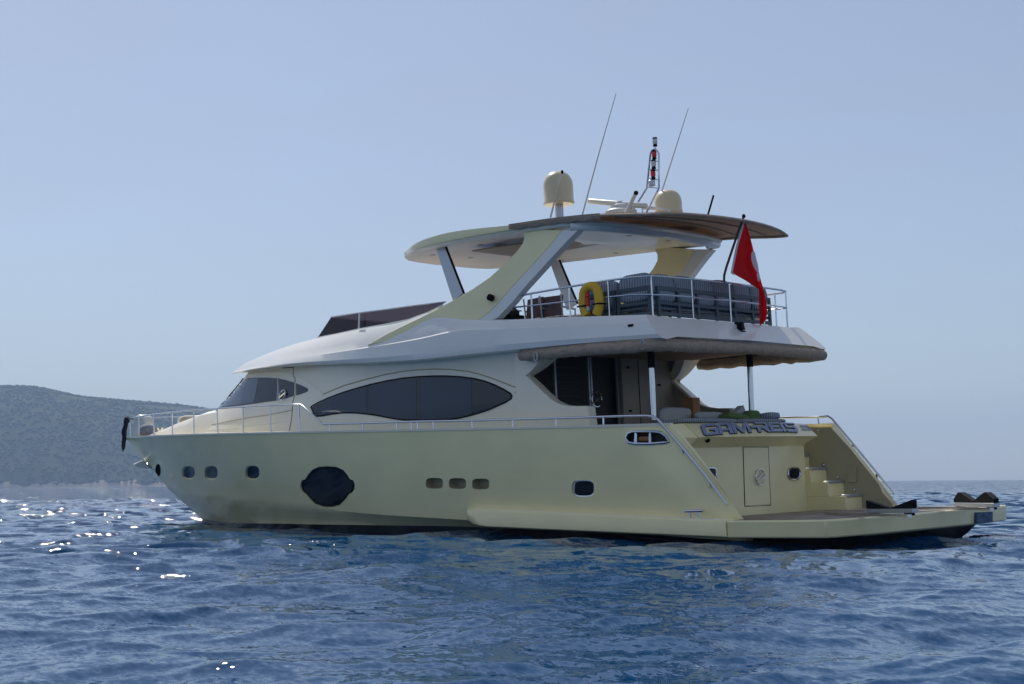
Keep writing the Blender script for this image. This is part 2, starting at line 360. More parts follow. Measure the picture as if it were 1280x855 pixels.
# side sponsons beside the platform and the platform itself
for sgn in (1,-1):
    mb = MB(); rows = []
    for i in range(33):
        t = i/32; X = 9.25-(9.25-2.22)*t; e = min(1, (9.25-X)/.55); k = math.sqrt(max(0, 1-(1-e)**2))
        zt = .985+(.585-.985)*t; zb = .60+(.262-.60)*t; zm = (zt+zb)/2
        yo = 3.03+(.30+.06*t)*k; zt2 = zt-.03*(1-k); zb2 = zt-.05-(zt-.05-zb)*math.sqrt(max(0,1-(1-min(1,(9.25-X)/.9))**2))
        rows.append([(X, sgn*2.9, zt2), (X, sgn*(yo-.03), zt2-.012), (X, sgn*yo, zt2-.04), (X, sgn*(yo-.01), zb2+.03), (X, sgn*(yo-.05), zb2), (X, sgn*2.9, zb2)])
    mb.loft(rows, close=True, caps=True).build('side_sponson', 'hull', angle=50)
    MB().loft([[(x, sgn*y, z) for y, z in ((3.0,zt+.004),(3.2+.12*(9-x)/7,zt+.006),(3.2+.12*(9-x)/7,zt-.01),(3.0,zt-.01))] for x, zt in [(8.9-6.6*i/12, .985-.4*(8.9-6.6*i/12-9.25)/(-7.03)) for i in range(13)]], close=True, caps=True).build('rub_strip', 'house', angle=50)
pl = [(2.2,3.38),(.45,3.42),(.12,3.36),(0,3.2),(-.12,2),(-.15,0),(-.12,-2),(0,-3.2),(.05,-3.42),(2.2,-3.38)]
zt = lambda x: .578-.03*(2.2-x)/2.2
mb = MB(); n = len(pl); V = [(x,y,zt(x)) for x,y in pl]+[(x+.02,y*.995,zt(x)-.315) for x,y in pl]
mb.add(V, [tuple(range(n)), tuple(range(n,2*n))[::-1]]+[(i,(i+1)%n,(i+1)%n+n,i+n) for i in range(n)])
platform = mb.build('swim_platform', 'hull', bevel=.03)
tk = MB(); q = [(2.15,3.2),(.4,3.22),(.2,3.1),(.08,2),(.05,0),(.08,-2),(.2,-3.2),(2.15,-3.2)]
tk.prism([(x,y,zt(x)+.006) for x,y in q], (0,0,-.02)); tk.build('teak_deck', 'teak', platform)
MB().box((2.98,0,.572),(1.7,5.54,.03)).build('teak_deck', 'teak', platform)
mk = at(1230,645,X=-.12); MB().prism([at(1221,640.5,X=-.17),at(1241,639.6,X=-.165),at(1241,653,X=-.165),at(1221,654.5,X=-.17)], (.06,0,0)).build('fender_pad', mat('worn_blue_pad', (.05,.10,.18), .7, noise=(14,.6)), platform)
MB().loft([[(x,y,z) for y,z in ((-w_,.24),(w_,.24),(w_*.9,zb_),(-w_*.9,zb_))] for x,w_,zb_ in ((2.3,2.6,-.6),(1.2,2.5,-.5),(.3,2.35,.05),(.15,2.3,.2))], close=True, caps=True).build('underbody', 'anti')
for y0, y1, yy in ((1033,1137,0),(1146,1240,1)):
    a = at(y0, 641.5 if not yy else 634.3, Z=.60); b = at(y1, 645 if not yy else 636.6, Z=.60)
    d = Vector(b)-Vector(a); m_ = (Vector(a)+Vector(b))/2
    MB().box((m_.x, m_.y, .60), (d.length, .07, .05), (0,0,math.atan2(d.y, d.x))).build('chock_track', 'steel', platform)
# ================================================================== transom block
g = MB(); W1 = 2.13
g.prism([(3.9,y,z) for y,z in ((W1,.56),(W1,2.0),(-W1,2.0),(-W1,.56))], (.5,0,0))
def strip(pairs):                                    # (X, halfwidth, Z) sections joined across the beam
    rows = []
    for X, hw, Z in pairs: rows.append([(X+.10*(abs(t)**2), hw*t, Z) for t in np.linspace(1,-1,15)])
    return rows
rows = strip([(3.88,2.12,.57),(3.88,2.12,1.98),(3.80,2.10,2.06),(3.52,2.13,2.18),(3.82,2.16,2.45),(3.9,2.16,2.475),(5.2,2.16,2.47),(5.2,2.12,.57)])
g = MB(); g.loft(rows, close=False); V0 = len(rows[0])
g.add([r[0] for r in rows], [tuple(range(len(rows)))]); g.add([r[-1] for r in rows], [tuple(range(len(rows)))[::-1]])
gar = g.build('transom_block', 'hull', angle=25, weld=1e-4)
GB = bvh_of(gar)
cheek = MB()
cheek.add([(3.95,2.14,2.46),(3.65,2.14,2.17),(3.95,2.12,1.95),(4.3,2.80,2.46),(4.15,2.80,2.2),(4.15,2.80,1.6)], [(0,1,4,3),(1,2,5,4)]); cheek.build('cheek_panel', 'hull', gar, fix=False)
# door with wheel handle
dp = [(929,560),(959.7,560),(962.6,630.5),(931.2,632)]
def inset(poly, k): 
    cx = sum(p[0] for p in poly)/len(poly); cy = sum(p[1] for p in poly)/len(poly); return [(cx+(x-cx)*k, cy+(y-cy)*k) for x,y in poly]
def flatpatch(name, poly, t, mt, off, thick=.02, parent=YACHT, bevel=0):
    h = [hit(x,y,t) for x,y in poly]; nn = sum((a[1] for a in h), Vector()).normalized()
    return MB().prism([a[0]+nn*off for a in h], -nn*thick).build(name, mt, parent, bevel=bevel), nn
dr, nn = flatpatch('garage_door', dp, GB, 'hull', .012, .03, gar, bevel=.004)
f = MB(); h = [hit(x,y,GB)[0]+nn*.004 for x,y in inset(dp,1.03)]; f.tube(h, .009, 5, closed=True); f.build('door_gap', 'rubber', dr)
c = hit(947.7,596.3,GB)[0]
def wheel(c, nn, r, parent, name='wheel_handle'):
    a = nn.orthogonal().normalized(); b = nn.cross(a); m_ = MB()
    m_.tube([c+nn*.05+(a*math.cos(t)+b*math.sin(t))*r for t in np.linspace(0, 2*math.pi, 21)[:-1]], .014, 6, closed=True)
    d = (a*.3+b).normalized(); m_.tube([c+nn*.05-d*r, c+nn*.05+d*r], .022, 6); m_.tube([c, c+nn*.05], .03, 8)
    return m_.build(name, 'steel', parent)
wheel(c, nn, .155, dr)
for x in (887, 991.5):
    P = [hit(a,b,GB)[0] for a,b in oval(x, 592, 15.5, 15.5, 2.8)]
    porthole(P, nn, None, 'steel', -.012, gar, .022)
# ship name: solid capitals standing on the sloping panel
A = hit(879.5,546,GB)[0]; B = hit(998.5,541.3,GB)[0]; T = hit(874.5,531.8,GB)[0]
pn = hit(940,538,GB)[1]
GL = {'G':(1.35,[[(.18,0),(1.3,0),(1.3,.56),(.62,.56),(.62,.40),(1.0,.40),(1.0,.2),(.32,.2),(.28,.8),(1.28,.8),(1.28,1),(.1,1),(0,.85),(0,.18)]]),
 'A':(1.28,[[(0,0),(.3,0),(.3,.28),(.9,.28),(.9,0),(1.2,0),(1.2,.47),(0,.47)],[(0,.47),(.3,.47),(.3,.8),(.9,.8),(.9,.47),(1.2,.47),(1.2,.86),(1.06,1),(.22,1),(0,.8)]]),
 'M':(1.7,[[(0,0),(.3,0),(.3,.62),(.72,0),(.95,0),(1.33,.62),(1.33,0),(1.63,0),(1.63,1),(1.3,1),(.84,.34),(.34,1),(0,1)]]),
 '-':(.55,[[(.0,.40),(.5,.40),(.5,.62),(0,.62)]]),
 'R':(1.3,[[(0,0),(.3,0),(.3,.32),(.62,.32),(.95,0),(1.28,0),(.98,.34),(1.22,.45),(1.22,.88),(1.1,1),(0,1),(0,.52),(.9,.52),(.9,.80),(.3,.80),(.3,.62),(0,.62)]]),
 'E':(1.2,[[(0,0),(1.12,0),(1.12,.2),(.3,.2),(.3,.41),(1.0,.41),(1.0,.58),(.3,.58),(.3,.8),(1.12,.8),(1.12,1),(0,1)]]),
 'I':(.42,[[(0,0),(.3,0),(.3,1),(0,1)]]),
 'S':(1.25,[[(0,0),(1.08,0),(1.2,.12),(1.2,.46),(1.1,.58),(.3,.58),(.3,.8),(1.16,.8),(1.16,1),(.12,1),(0,.88),(0,.52),(.1,.41),(.9,.41),(.9,.2),(0,.2)]])}
GL['R'] = (1.3,[[(0,0),(.3,0),(.3,.34),(.58,.34),(.92,0),(1.28,0),(.96,.36),(1.22,.48),(1.22,.88),(1.1,1),(0,1),(0,.80),(.92,.80),(.92,.54),(0,.54)]])
txt = 'GAM-REIS'; tot = sum(GL[c][0] for c in txt)
ux = (B-A); uy = (T-A); uy = uy - ux*(uy.dot(ux)/ux.dot(ux)*0)
x = 0
for ch in txt:
    wd, polys = GL[ch]; lm = MB(); em = MB()
    for P in polys:
        # slope of the panel follows its slight crown: foot each corner on the panel
        pts = []
        for a, b in P:
            q = A + ux*((x+a)/tot) + uy*b*.98
            r = GB.find_nearest(q); pts.append(r[0]+pn*.004)
        lm.prism([p+pn*.028 for p in pts], pn*.008); em.prism(pts, pn*.0275)
    lo = lm.build('letter', 'letter', gar, angle=20); em.build('letter_side', 'letteredge', lo, angle=20)
    x += wd
for j in range(2):                                   # two lines of lettering too small to read
    mb = MB()
    for i in range(9-j):
        a = hit(1000.5+i*1.45+j*2.5, 532.0+j*4.0, GB)[0]; b = hit(1001.4+i*1.45+j*2.5, 534.4+j*4.0, GB)[0]
        c = (a+b)/2; d = b-a; mb.box(c+pn*.004, (.03, abs(d.y)*.8, .045), (0, .75, 0))
    mb.build('small_lettering', 'letter', gar)
lamp = hit(882.5,551,GB)[0]
MB().lathe(lamp+Vector((-.02,0,.03)), [(.03,-.07),(.05,-.05),(.05,.0),(.02,.03)], 12, (.6,0,.8)).build('deck_lamp', 'rubber', gar)
# starboard and port steps
for sgn in (-1,1):
    st = MB()
    for i in range(5): st.box((3.02+i*.42+1.1, sgn*2.45, .57+.15+.305*i), (2.2, .655, .305))
    so_ = st.build('boarding_steps', 'hull', bevel=.012)
    for i in range(1,5):
        MB().box((3.02+(i-1)*.42+.05, sgn*2.45, .57+.30+.305*(i-1)+.0), (.15, .62, .06)).build('tread', 'alu', so_, bevel=.01)
MB().prism([at(1060,582.5,Y=-2.74),at(1070,582.5,Y=-2.74),at(1070,603,Y=-2.74),at(1060,603,Y=-2.74)], (0,-.03,0)).build('switch_box', 'recess', bevel=.01)
for x, y in ((1029.7,581),(1046.8,596.5),(1068,612.3),(1023,538)): MB().lathe(at(x,y,Y=-2.77), [(.03,0),(.03,.015),(.01,.03)], 10, (0,1,0)).build('courtesy_light', 'steel')
for i in range(4):
    for j in range(2): MB().box((4.02, 2.34+.09*j, 2.28-.09*i), (.03,.05,.055), (0,.2,-.5)).build('vent_slot', 'rubber', gar)
# ================================================================== DECKHOUSE
yb = curve([(3.7,2.95),(7.4,3.0),(12,2.92),(15,2.68),(17,2.42),(18.3,2.12),(19.3,1.80)])
yc = lambda x: yb(x)-.06
yt = curve([(3.7,2.75),(7.4,2.80),(10,2.68),(12,2.55),(14.3,2.25),(16,2.0),(18.3,1.75),(19.3,1.68)])
tb = trace([(290,467.5),(330,461.5),(367,457.3),(420,455.4),(485,453.5),(540,449.5),(580,445),(657,437.3),(740,430),(806,424.3)], yb)
tc_ = trace([(300,462),(355,449),(400,442),(460,433),(520,423),(580,411),(612,402)], yc)
tt = trace([(291,466),(305,455.5),(320,448),(335,441.5),(360,432.5),(397,422.6),(450,411.5),(510,400.2),(535,391),(552,384),(580,402)][:10], yt)
zb_c = curve([(3.7,4.09)]+[(a[0],a[2]) for a in tb if a[0] > 4.3]); 
zc_c = curve([(3.7,4.46),(6.5,4.66),(8.3,4.80)]+[(a[0],a[2]) for a in tc_ if a[0] > 9.0])
zt_c = curve([(3.7,4.64),(4.4,4.69),(6.5,4.84),(8.5,5.02),(9.3,5.15)]+[(a[0],a[2]) for a in tt if a[0] > 10.2])
BX = sorted(set([3.75+i*.35 for i in range(44)]+[18.7,18.9,19.1,19.2,19.3]))
def band_x(x, y):                                   # the brow bows forward across the centre line
    k = max(0, (x-16)/3.3)**2; return x + k*.42*(1-(y/1.8)**2)
def aft_x(x, z, y):                                  # the after end rakes forward with height, bowed in plan
    t = max(0, 1-(x-3.75)/2.5); return x + t*(.62*max(0,(z-4.1)/.6)) - t*.12*(1-(abs(y)/3)**2)
def arch_top(x):                                    # where the coaming stops on the outside
    return zt_c(x)
def sec_out(x):
    zb_, zc2, zt2 = zb_c(x), zc_c(x), zt_c(x)
    zc2 = min(max(zc2, zb_+.3*(zt2-zb_)), zt2-.15*(zt2-zb_)); h = zt2-zb_
    k = max(0, min(1, (h-.05)/.35))
    P = [(yb(x)-.10*k, zb_+.0), (yb(x), zb_+.03*k), (yb(x)+.02*k, zb_+.3*(zc2-zb_)), (yc(x)+.0, zc2-.03*k), (yc(x)-.035*k, zc2)]
    y1 = yc(x)-.035*k
    for t in (.33,.66,.9): P.append((y1+(yt(x)-y1)*t**1.25, zc2+(zt2-zc2)*t))
    P.append((yt(x)-.01, zt2)); return P
mb = MB(); rows = []
for x in BX:
    P = sec_out(x)
    if x >= 14.25: P = P+[(yt(x)*q_, zt_c(x)+.07*(1-q_*q_)*min(1,(19.4-x))) for q_ in (.85,.6,.3,0)]
    else: P = P+[(yt(x)-.14, zt_c(x)), (yt(x)-.16, zt_c(x)-.05), (yt(x)-.16, 4.62), (0, 4.62)]
    full_ = [(y, z) for y, z in P]+[(-y, z) for y, z in P[-2::-1]]
    full_ += [(-(yb(x)-.5), zb_c(x)+.07), (0, zb_c(x)+.09), (yb(x)-.5, zb_c(x)+.07)]
    rows.append([Vector((aft_x(band_x(x, y), z, y), y, z)) for y, z in full_])
mb.loft(rows, close=True, caps=True)
band = mb.build('flybridge_deck', 'white', angle=22, weld=1e-5)
# house walls
P0 = [(7.6,2.60),(9.5,2.64),(12,2.64),(15,2.60),(17,2.50),(19,2.30),(20.4,2.02),(21.4,1.65),(22.0,1.15),(22.25,.6),(22.3,0)]
P1 = [(7.6,2.68),(9.5,2.66),(12,2.58),(14.2,2.38),(16,2.13),(17.2,1.95),(18.1,1.82),(18.75,1.66),(19.1,1.2),(19.25,.6),(19.3,0)]
def resample(P, n):
    P = np.array(P); t = np.linspace(0, len(P)-1, n); k = np.arange(len(P)); cx = curve(list(zip(k, P[:,0]))); cy = curve(list(zip(k, P[:,1])))
    return [(cx(a), cy(a)) for a in t]
A0, A1 = resample(P0, 61), resample(P1, 61)
rows = []
for k in range(17):
    v = k/16; r = []
    for (a, b) in zip(A0, A1):
        z0 = min(zS(a[0]) - .08, 3.4); z1 = zb_c(min(b[0],19.3))+.06
        x = a[0]+(b[0]-a[0])*v; y = a[1]+(b[1]-a[1])*v
        y -= .13*math.sin(math.pi*min(1,v))*min(1, b[1]/1.2)*max(0,(v-.35))*1.2     # hollow under the brow
        r.append(Vector((x, y, z0+(z1-z0)*v)))
    rows.append(r+[Vector((p.x,-p.y,p.z)) for p in r[-2::-1]])
house = MB().loft(rows).build('deckhouse', 'house', angle=30)
# coachroof on the foredeck
rows = []
for x, hw, h_ in ((26.0,.34,.04),(25.2,.6,.14),(24.3,.92,.24),(23.4,1.2,.36),(22.5,1.45,.50),(21.8,1.6,.60),(21.0,1.75,.72),(20.0,1.9,.80)):
    z = zS(x)-.05; rows.append([(x, y*hw, z+q_*h_) for y, q_ in ((1.08,0),(1.02,.5),(.95,.82),(.8,.96),(.4,1.03),(0,1.05),(-.4,1.03),(-.8,.96),(-.95,.82),(-1.02,.5),(-1.08,0))])
croof = MB().loft(rows, caps=True).build('coachroof', 'house', angle=40)
DH = bvh_of(house)
# windows of the wheelhouse and the saloon
winA = [(261.5,511),(276,493),(292.8,474.3),(305,472.8),(322.5,472.0),(335,472.1),(346,473)]+[(346,500.7),(335,502.2),(322,504),(305,506.3),(285,508.8)]
winB = [(349,473.3),(358,475.2),(368,478.2),(368,494.8),(352,499.6),(349,500.3)]
winC = [(370.5,479.2),(378,482),(384,485.3),(385.5,487.2),(384,489.5),(378,492),(370.5,494.3)]
wA = patch('wheelhouse_window', inset(winA,1.0), DH, 'glass', .012, 26, 8)
patch('wheelhouse_window', winB, DH, 'glass', .012, 10, 8)
patch('wheelhouse_window', winC, DH, 'glass', .012, 10, 6)
sal = [(389,508.5),(398,503.3),(410.5,497.6),(427,491.3),(444,486),(463,480.8),(483.5,476.2),(503,472.8),(523,470.9),(540,470.1),(556.5,470),(575,471),(593,473.2),(607,476.8),(618,481),(630,486.8),(638.2,491.8),(640.2,494.5),(639.2,498.2),(632,502.8),(612.6,511.6),(598,516.5),(584.6,520.2),(572,523),(558,524.6),(530,525.3),(506,525),(495,523.7),(483.5,521.6),(470,519),(458,517.3),(444,516),(430,515.9),(415,517.6),(402,520),(393.7,520.3)]
swin = patch('saloon_window', sal, DH, 'glass', .012, 70, 10)
def clip(poly, xa, xb): 
    out = []
    for a, b in zip(poly, poly[1:]+poly[:1]):
        for X in sorted([X for X in (xa, xb) if (a[0]-X)*(b[0]-X) < 0], key=lambda X: abs(X-a[0])): out.append((X, a[1]+(b[1]-a[1])*(X-a[0])/(b[0]-a[0])))
        if xa <= b[0] <= xb: out.append(b)
    return out
for xa, xb in ((402,459),(463,521),(526.5,590)):
    q = clip(sal, xa, xb); cy = sum(p[1] for p in q)/len(q)
    patch('blind', [(x, cy+(y-cy)*.93) for x, y in q], DH, 'blind', .016, 24, 6, parent=swin)
patch('side_glass', clip([(261.5,510.5),(293,475.3),(322.5,473),(324,473),(318,503.3),(285,507.8)],264,324), DH, mat('painted_reflection_pane',(.05,.085,.13),.06,spec=.9), .016, 22, 6, parent=wA)  # paler blue base colour paints a sky reflection over the dark window
def line_on(pts, t, r, name, mt, off=.0, parent=YACHT, n=5, sub=6):
    P = []
    for a, b in zip(pts, pts[1:]):
        for k in range(sub): P.append((a[0]+(b[0]-a[0])*k/sub, a[1]+(b[1]-a[1])*k/sub))
    P.append(pts[-1]); h = [hit(x,y,t) for x,y in P]; h = [a[0]+a[1]*off for a in h if a]
    return MB().tube(h, r, n).build(name, mt, parent) if len(h) > 2 else None
line_on(sal+[sal[0]], DH, .018, 'window_seal', 'rubber', .008, swin, sub=2)
line_on([(388,509.8),(410,499),(430,492),(446,487)], DH, .016, 'styling_line', 'trimline', 0)
line_on([(404,492.8),(430,482),(458,474),(480,468.5),(500,464.8),(520,462.4),(541,461.3),(563,461.8),(585,464.2),(600,467.8),(614,472.3),(630,478.5),(643.5,483.8),(657,477),(671,469.5)], DH, .014, 'styling_line', 'trimline', .002)
line_on([(644,490.5),(657,485),(668,479.5)], DH, .014, 'styling_line', 'trimline', .002)
line_on([(296,471.8),(320,466.5),(345,464.8),(362,467),(380,474.5),(394,484),(402,490.5)], DH, .010, 'styling_line', 'house', .004)
line_on([(353,460),(367,459.2),(366.5,470),(369,473),(368.5,494),(366,503),(365,520),(362,538)], DH, .010, 'door_gap', 'rubber', .0)
line_on([(236,539.5),(262,531.5),(300,524),(340,518),(366,512.5)], DH, .014, 'styling_line', 'trimline', 0)
line_on([(228,541),(262,538),(310,534),(345,528.5),(366,526)], DH, .012, 'styling_line', 'white', 0)
c, nn = hit(354.8,494.5,DH); wheel(c, nn, .135, YACHT, 'door_wheel_handle')
line_on([(348,472.5),(347,500.5)], DH, .022, 'window_pillar', 'alu', .012, wA)
line_on([(369.4,478.5),(369,495)], DH, .016, 'window_pillar', 'house', .012, wA)
# after bulkhead and cockpit
SW = [(8.0,4.30),(7.0,4.30),(7.12,4.12),(7.35,3.92),(7.68,3.73),(7.42,3.52),(7.2,3.33),(6.95,3.14),(6.72,3.04),(6.45,2.99),(6.0,2.96),(5.94,2.40),(8.0,2.40)]
for sgn in (1,-1):
    o_ = MB().prism([(x, sgn*2.68, z) for x, z in SW], (0,-sgn*.26,0)).build('wing_panel', ['house'], bevel=.02)
    MB().prism([(x+.09 if x < 7.9 else x, sgn*2.419, z) for x, z in SW], (0,-sgn*.02,0)).build('wing_lining', 'brown', o_)
for sgn in (1,-1):                                    # cream fairing that thickens the upper lobe of each wing panel
    UL = [(6.98,4.29),(7.05,4.20),(7.14,4.10),(7.24,4.01),(7.36,3.91),(7.50,3.82),(7.66,3.735)]
    MB().loft([[(x-.004, sgn*2.70, z-.004), (x-.004, sgn*(2.70-.26-.40*(z-3.73)/.56), z-.004), (x+.25, sgn*(2.70-.26-.40*(z-3.73)/.56), z+.04), (x+.25, sgn*2.70, z+.04)] for x, z in UL], close=True, caps=True).build('wing_fairing', 'house', angle=50)
bk = MB().box((7.75,-1.6,3.2),(.12,2.1,2.5)); bulk = bk.build('bulkhead', 'brown')
MB().box((7.95,.85,3.25),(.06,3.3,2.6)).build('saloon_door', 'dark')
dm = MB()
for y in (2.4,1.62,-.5): dm.box((7.8, y, 3.2),(.05,.05,2.5))
for y in (.50,.58): dm.box((7.72, y, 3.2),(.035,.045,2.5))
dm.box((7.75,.95,4.3),(.1,3,.1)); dm.build('door_frame', 'alu')
wheel(Vector((7.7,.42,3.25)), Vector((-1,0,0)), .17, YACHT, 'door_handle')
sl_ = MB()
for i in range(7): sl_.box((7.84, 1.2, 3.0+.16*i), (.02,.9,.02))
sl_.build('louvre', mat('dim_slats',(.02,.022,.025),.5))
for y, z in ((-.78,4.0),(-.78,3.0),(-1.9,3.62)): MB().box((7.68,y,z),(.02,.09,.05)).build('latch', 'rubber', bulk)
for y in (-1.15,-1.62): MB().box((7.683,y,3.4),(.012,.012,1.6)).build('panel_gap', 'rubber', bulk)
MB().box((6.4,0,1.7),(3,5.5,.08)).build('cockpit_floor', 'teak')
for px, py0, sgn, yy in ((817,519,1,1.74),(940,519,-1,1.74)):
    a = at(px, py0+6, Y=sgn*yy); b = at(px-3.5, 443, Y=sgn*yy)
    p_ = MB().tube([a, b], .062, 14).build('awning_pole', 'steel')
    MB().tube([Vector(b)-Vector((0,0,.28)), Vector(b)+Vector((0,0,.1))], .072, 14).build('pole_collar', 'rubber', p_)
# rolled sun awning slung below the overhang
def roll(P, r, name, sag=.0):
    pts = []; rr = []
    for i in range(len(P)-1):
        a, b = Vector(P[i]), Vector(P[i+1]); k = max(2, int((b-a).length/.12))
        for j in range(k):
            t = j/k; pts.append(a.lerp(b, t)+Vector((0,0,random.uniform(-.008,.008)-sag*math.sin(math.pi*t*3)**2))); rr.append(r*random.uniform(.9,1.1))
    pts.append(Vector(P[-1])); rr.append(r); return MB().tube(pts, rr, 14)
pc = Vector((4.0,2.98,3.99)); sc = Vector((3.72,-2.92,3.98))
aw = roll([(7.62,2.85,4.14),(5.6,2.97,4.06),(4.15,2.98,3.99),(3.85,2.75,3.98),(3.72,1.2,3.99),(3.68,0,4.0),(3.70,-1.5,3.99),(3.76,-2.78,3.97)], .115, 'awning', .012).build('rolled_awning', 'canvas', angle=180)
roll([(3.95,-2.9,3.99),(5.4,-2.93,4.03),(7.2,-2.86,4.08)], .12, 'awning', .03).build('awning_roll', 'canvas', aw, angle=180)
skirt = MB(); ro = []
for (x,y) in ((7.5,2.94),(5.6,3.0),(4.05,3.0),(3.78,2.8),(3.66,1.2),(3.62,0),(3.64,-1.2),(3.72,-2.8),(3.95,-2.97),(5.6,-2.98),(7.4,-2.92)):
    z = zb_c(max(3.8,x)); ro.append([(x, y*1.0, z+.015), (x, y*1.003, z-.05), (x+(.03 if abs(y)<2.9 else 0), y*.99, z-.1)])
skirt.loft(ro).build('awning_skirt', 'canvas', aw, fix=False)
for p_ in ((655.5+14,446),(803,430.5)):
    q = at(*p_, Y=3.06); MB().tube([q+np.array([math.cos(t)*.05,0,math.sin(t)*.09]) for t in np.linspace(0,2*math.pi,13)[:-1]], .016, 6, closed=True).build('awning_tie', 'pillow', aw)
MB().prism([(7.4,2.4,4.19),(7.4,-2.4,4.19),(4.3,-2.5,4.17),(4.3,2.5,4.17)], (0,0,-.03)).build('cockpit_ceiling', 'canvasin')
# ================================================================== FLYBRIDGE
# smoked windscreen
wb = trace([(397.5,421.3),(420,417),(450,410.3),(480,405),(510,399),(535,390),(553,381)], lambda x: yt(x)-.06)
wt = trace([(414,396.2),(435,393),(455,390.2),(485,386.4),(515,382.3),(538,379.5),(557,377.2)], lambda x: yt(x)-.16)
bot = list(wb)[::1]; top = list(wt)
rowsB = [Vector(p) for p in bot]; rowsT = [Vector(p) for p in top]
fb = rowsB[-1]; ft = rowsT[-1]
def across(p, n=8): return [Vector((p.x+.35*(1-(t)**2), p.y*t, p.z+.02*(1-t*t))) for t in np.linspace(1,-1,n)][1:]
FBm = rowsB+across(fb)+[Vector((p.x,-p.y,p.z)) for p in rowsB[-2::-1]]; FTm = rowsT+across(ft)+[Vector((p.x,-p.y,p.z)) for p in rowsT[-2::-1]]
ws = MB().loft([FBm, FTm]).build('windscreen', 'smoke', fix=False)
MB().tube(FTm, .018, 6).build('screen_rail', 'white', ws); MB().tube([p-Vector((0,0,.02)) for p in FBm], .028, 6).build('screen_base', 'white', ws)
for px in ((448.5,410.5,449.5,391),):
    q = [at(px[0],px[1],Y=yt(12.7)-.06), at(px[2],px[3],Y=yt(12.7)-.16)]; MB().tube(q, .022, 6).build('screen_post', 'white', ws)
    MB().tube([Vector((a[0],-a[1],a[2])) for a in q], .022, 6).build('screen_post', 'white', ws)
hel = MB().box((13.2,.6,5.15),(.5,1.1,.7)); hel.build('helm_console', 'house', bevel=.08)
MB().box((11.3,0,5.25),(1.6,3.4,.35)).build('helm_bench', 'pinkish', bevel=.08)
# arches
AO = [(458,431.5),(482,427.5),(500,423.8),(540,416.3),(580,407.5),(598,400.5),(612,390),(625,377),(641,358),(668,329),(690,304.5),(702,288),(652,285),(655,296),(653,304),(645,315),(628,332),(612,346.5),(590,361.5),(564,376.5),(545,386.5),(520,399),(500,408.5),(482,417.5)]
ya = lambda z: 2.80-(z-4.9)*.20
def archpt(px, py):
    z = 5.5
    for _ in range(30): q = at(px, py, Y=ya(z)); z = .5*z+.5*q[2]
    return at(px, py, Y=ya(z))
AP = [archpt(*p) for p in AO]
AP = [np.array([p[0], max(p[1], 0) if p[2] > 5.5 or p[0] < 9.6 else min(p[1], yt(p[0])+.03+.9*max(0,zt_c(p[0])-p[2])), p[2]]) for p in AP]
for sgn in (1,-1):
    mb = MB(); mb.prism([(p[0], sgn*p[1], p[2]) for p in AP], (0,-sgn*.22,0))
    ao = mb.build('hardtop_arch', 'hull', angle=30, bevel=.02)
    # pale aft edge of the arch
    E1 = [(598,402),(614,400.3),(640,374),(657,353),(690,320),(713,296),(724,286)]; E0 = [(598,400.5),(612,390.5),(625,377.5),(641,358.5),(668,329.5),(690,305),(703,288)]
    a_ = [archpt(*p) for p in E0]; b_ = [archpt(*p) for p in E1[:]]
    b2 = [archpt(*p) for p in ((612,402),(622,397),(640,378),(654,361),(684,328),(709,301),(722,288))]
    m2 = MB(); m2.loft([[Vector((p[0],sgn*(p[1]+.004),p[2])) for p in (u_, v_)]+[Vector((v_[0],sgn*(v_[1]-.2),v_[2])), Vector((u_[0],sgn*(u_[1]-.2),u_[2]))] for u_, v_ in zip(a_, b2)], close=True, caps=True)
    m2.build('arch_edge', 'white', ao)
AB = bvh_of([o for o in bpy.data.objects if o.name == 'hardtop_arch'][0])
c, nn = hit(616,373,AB); MB().lathe(c, [(.05,0),(.075,.03),(.075,.12),(.04,.15)], 12, tuple(nn)).build('navigation_light', 'rubber')
# hardtop slab
HO = [(12.55,1.55),(12.0,1.95),(11.0,2.22),(9.8,2.38),(8.5,2.46),(7.2,2.48),(6.3,2.45),(5.85,2.2),(5.65,1.6),(5.5,.8),(5.45,0)]
HF = [(12.55,1.55),(12.75,1.2),(12.85,.6),(12.88,0)]
hz = curve([(5.4,6.72),(6.5,6.80),(8,6.88),(10,6.96),(11.5,7.0),(12.9,7.02)])
hc = curve([(5.4,.10),(8,.16),(10.5,.26),(11.6,.20),(12.3,.10),(12.9,.05)])
out = [(x,y) for x,y in HF[::-1]]+HO[1:]; out = resample(out, 60); out = out+[(x,-y) for x,y in out[-2:0:-1]]
cx0 = 9.0
def slab(outl, zf, th, layers, crown=.1):
    mb = MB(); R2 = []
    for k, dz in layers: R2.append([Vector((cx0+(x-cx0)*k, y*k, zf(x)+dz(x)+crown*(1-(k)**2)*1)) for x, y in outl])
    n = len(outl); mb.loft(R2, close=True); mb.add(R2[0], [tuple(range(n))]); mb.add(R2[-1], [tuple(range(n))[::-1]]); return mb
layers = [(.35,lambda x:.05),(.7,lambda x:.02),(.9,lambda x:.0),(.94,lambda x:-.03),(.985,lambda x:-.015),(1.0,lambda x:.03),(.995,lambda x:hc(x)*.75),(.97,lambda x:hc(x)),(.7,lambda x:hc(x)+.03),(.35,lambda x:hc(x)+.05)]
ht = slab(out, hz, .15, layers).build('hardtop', 'house', angle=30)
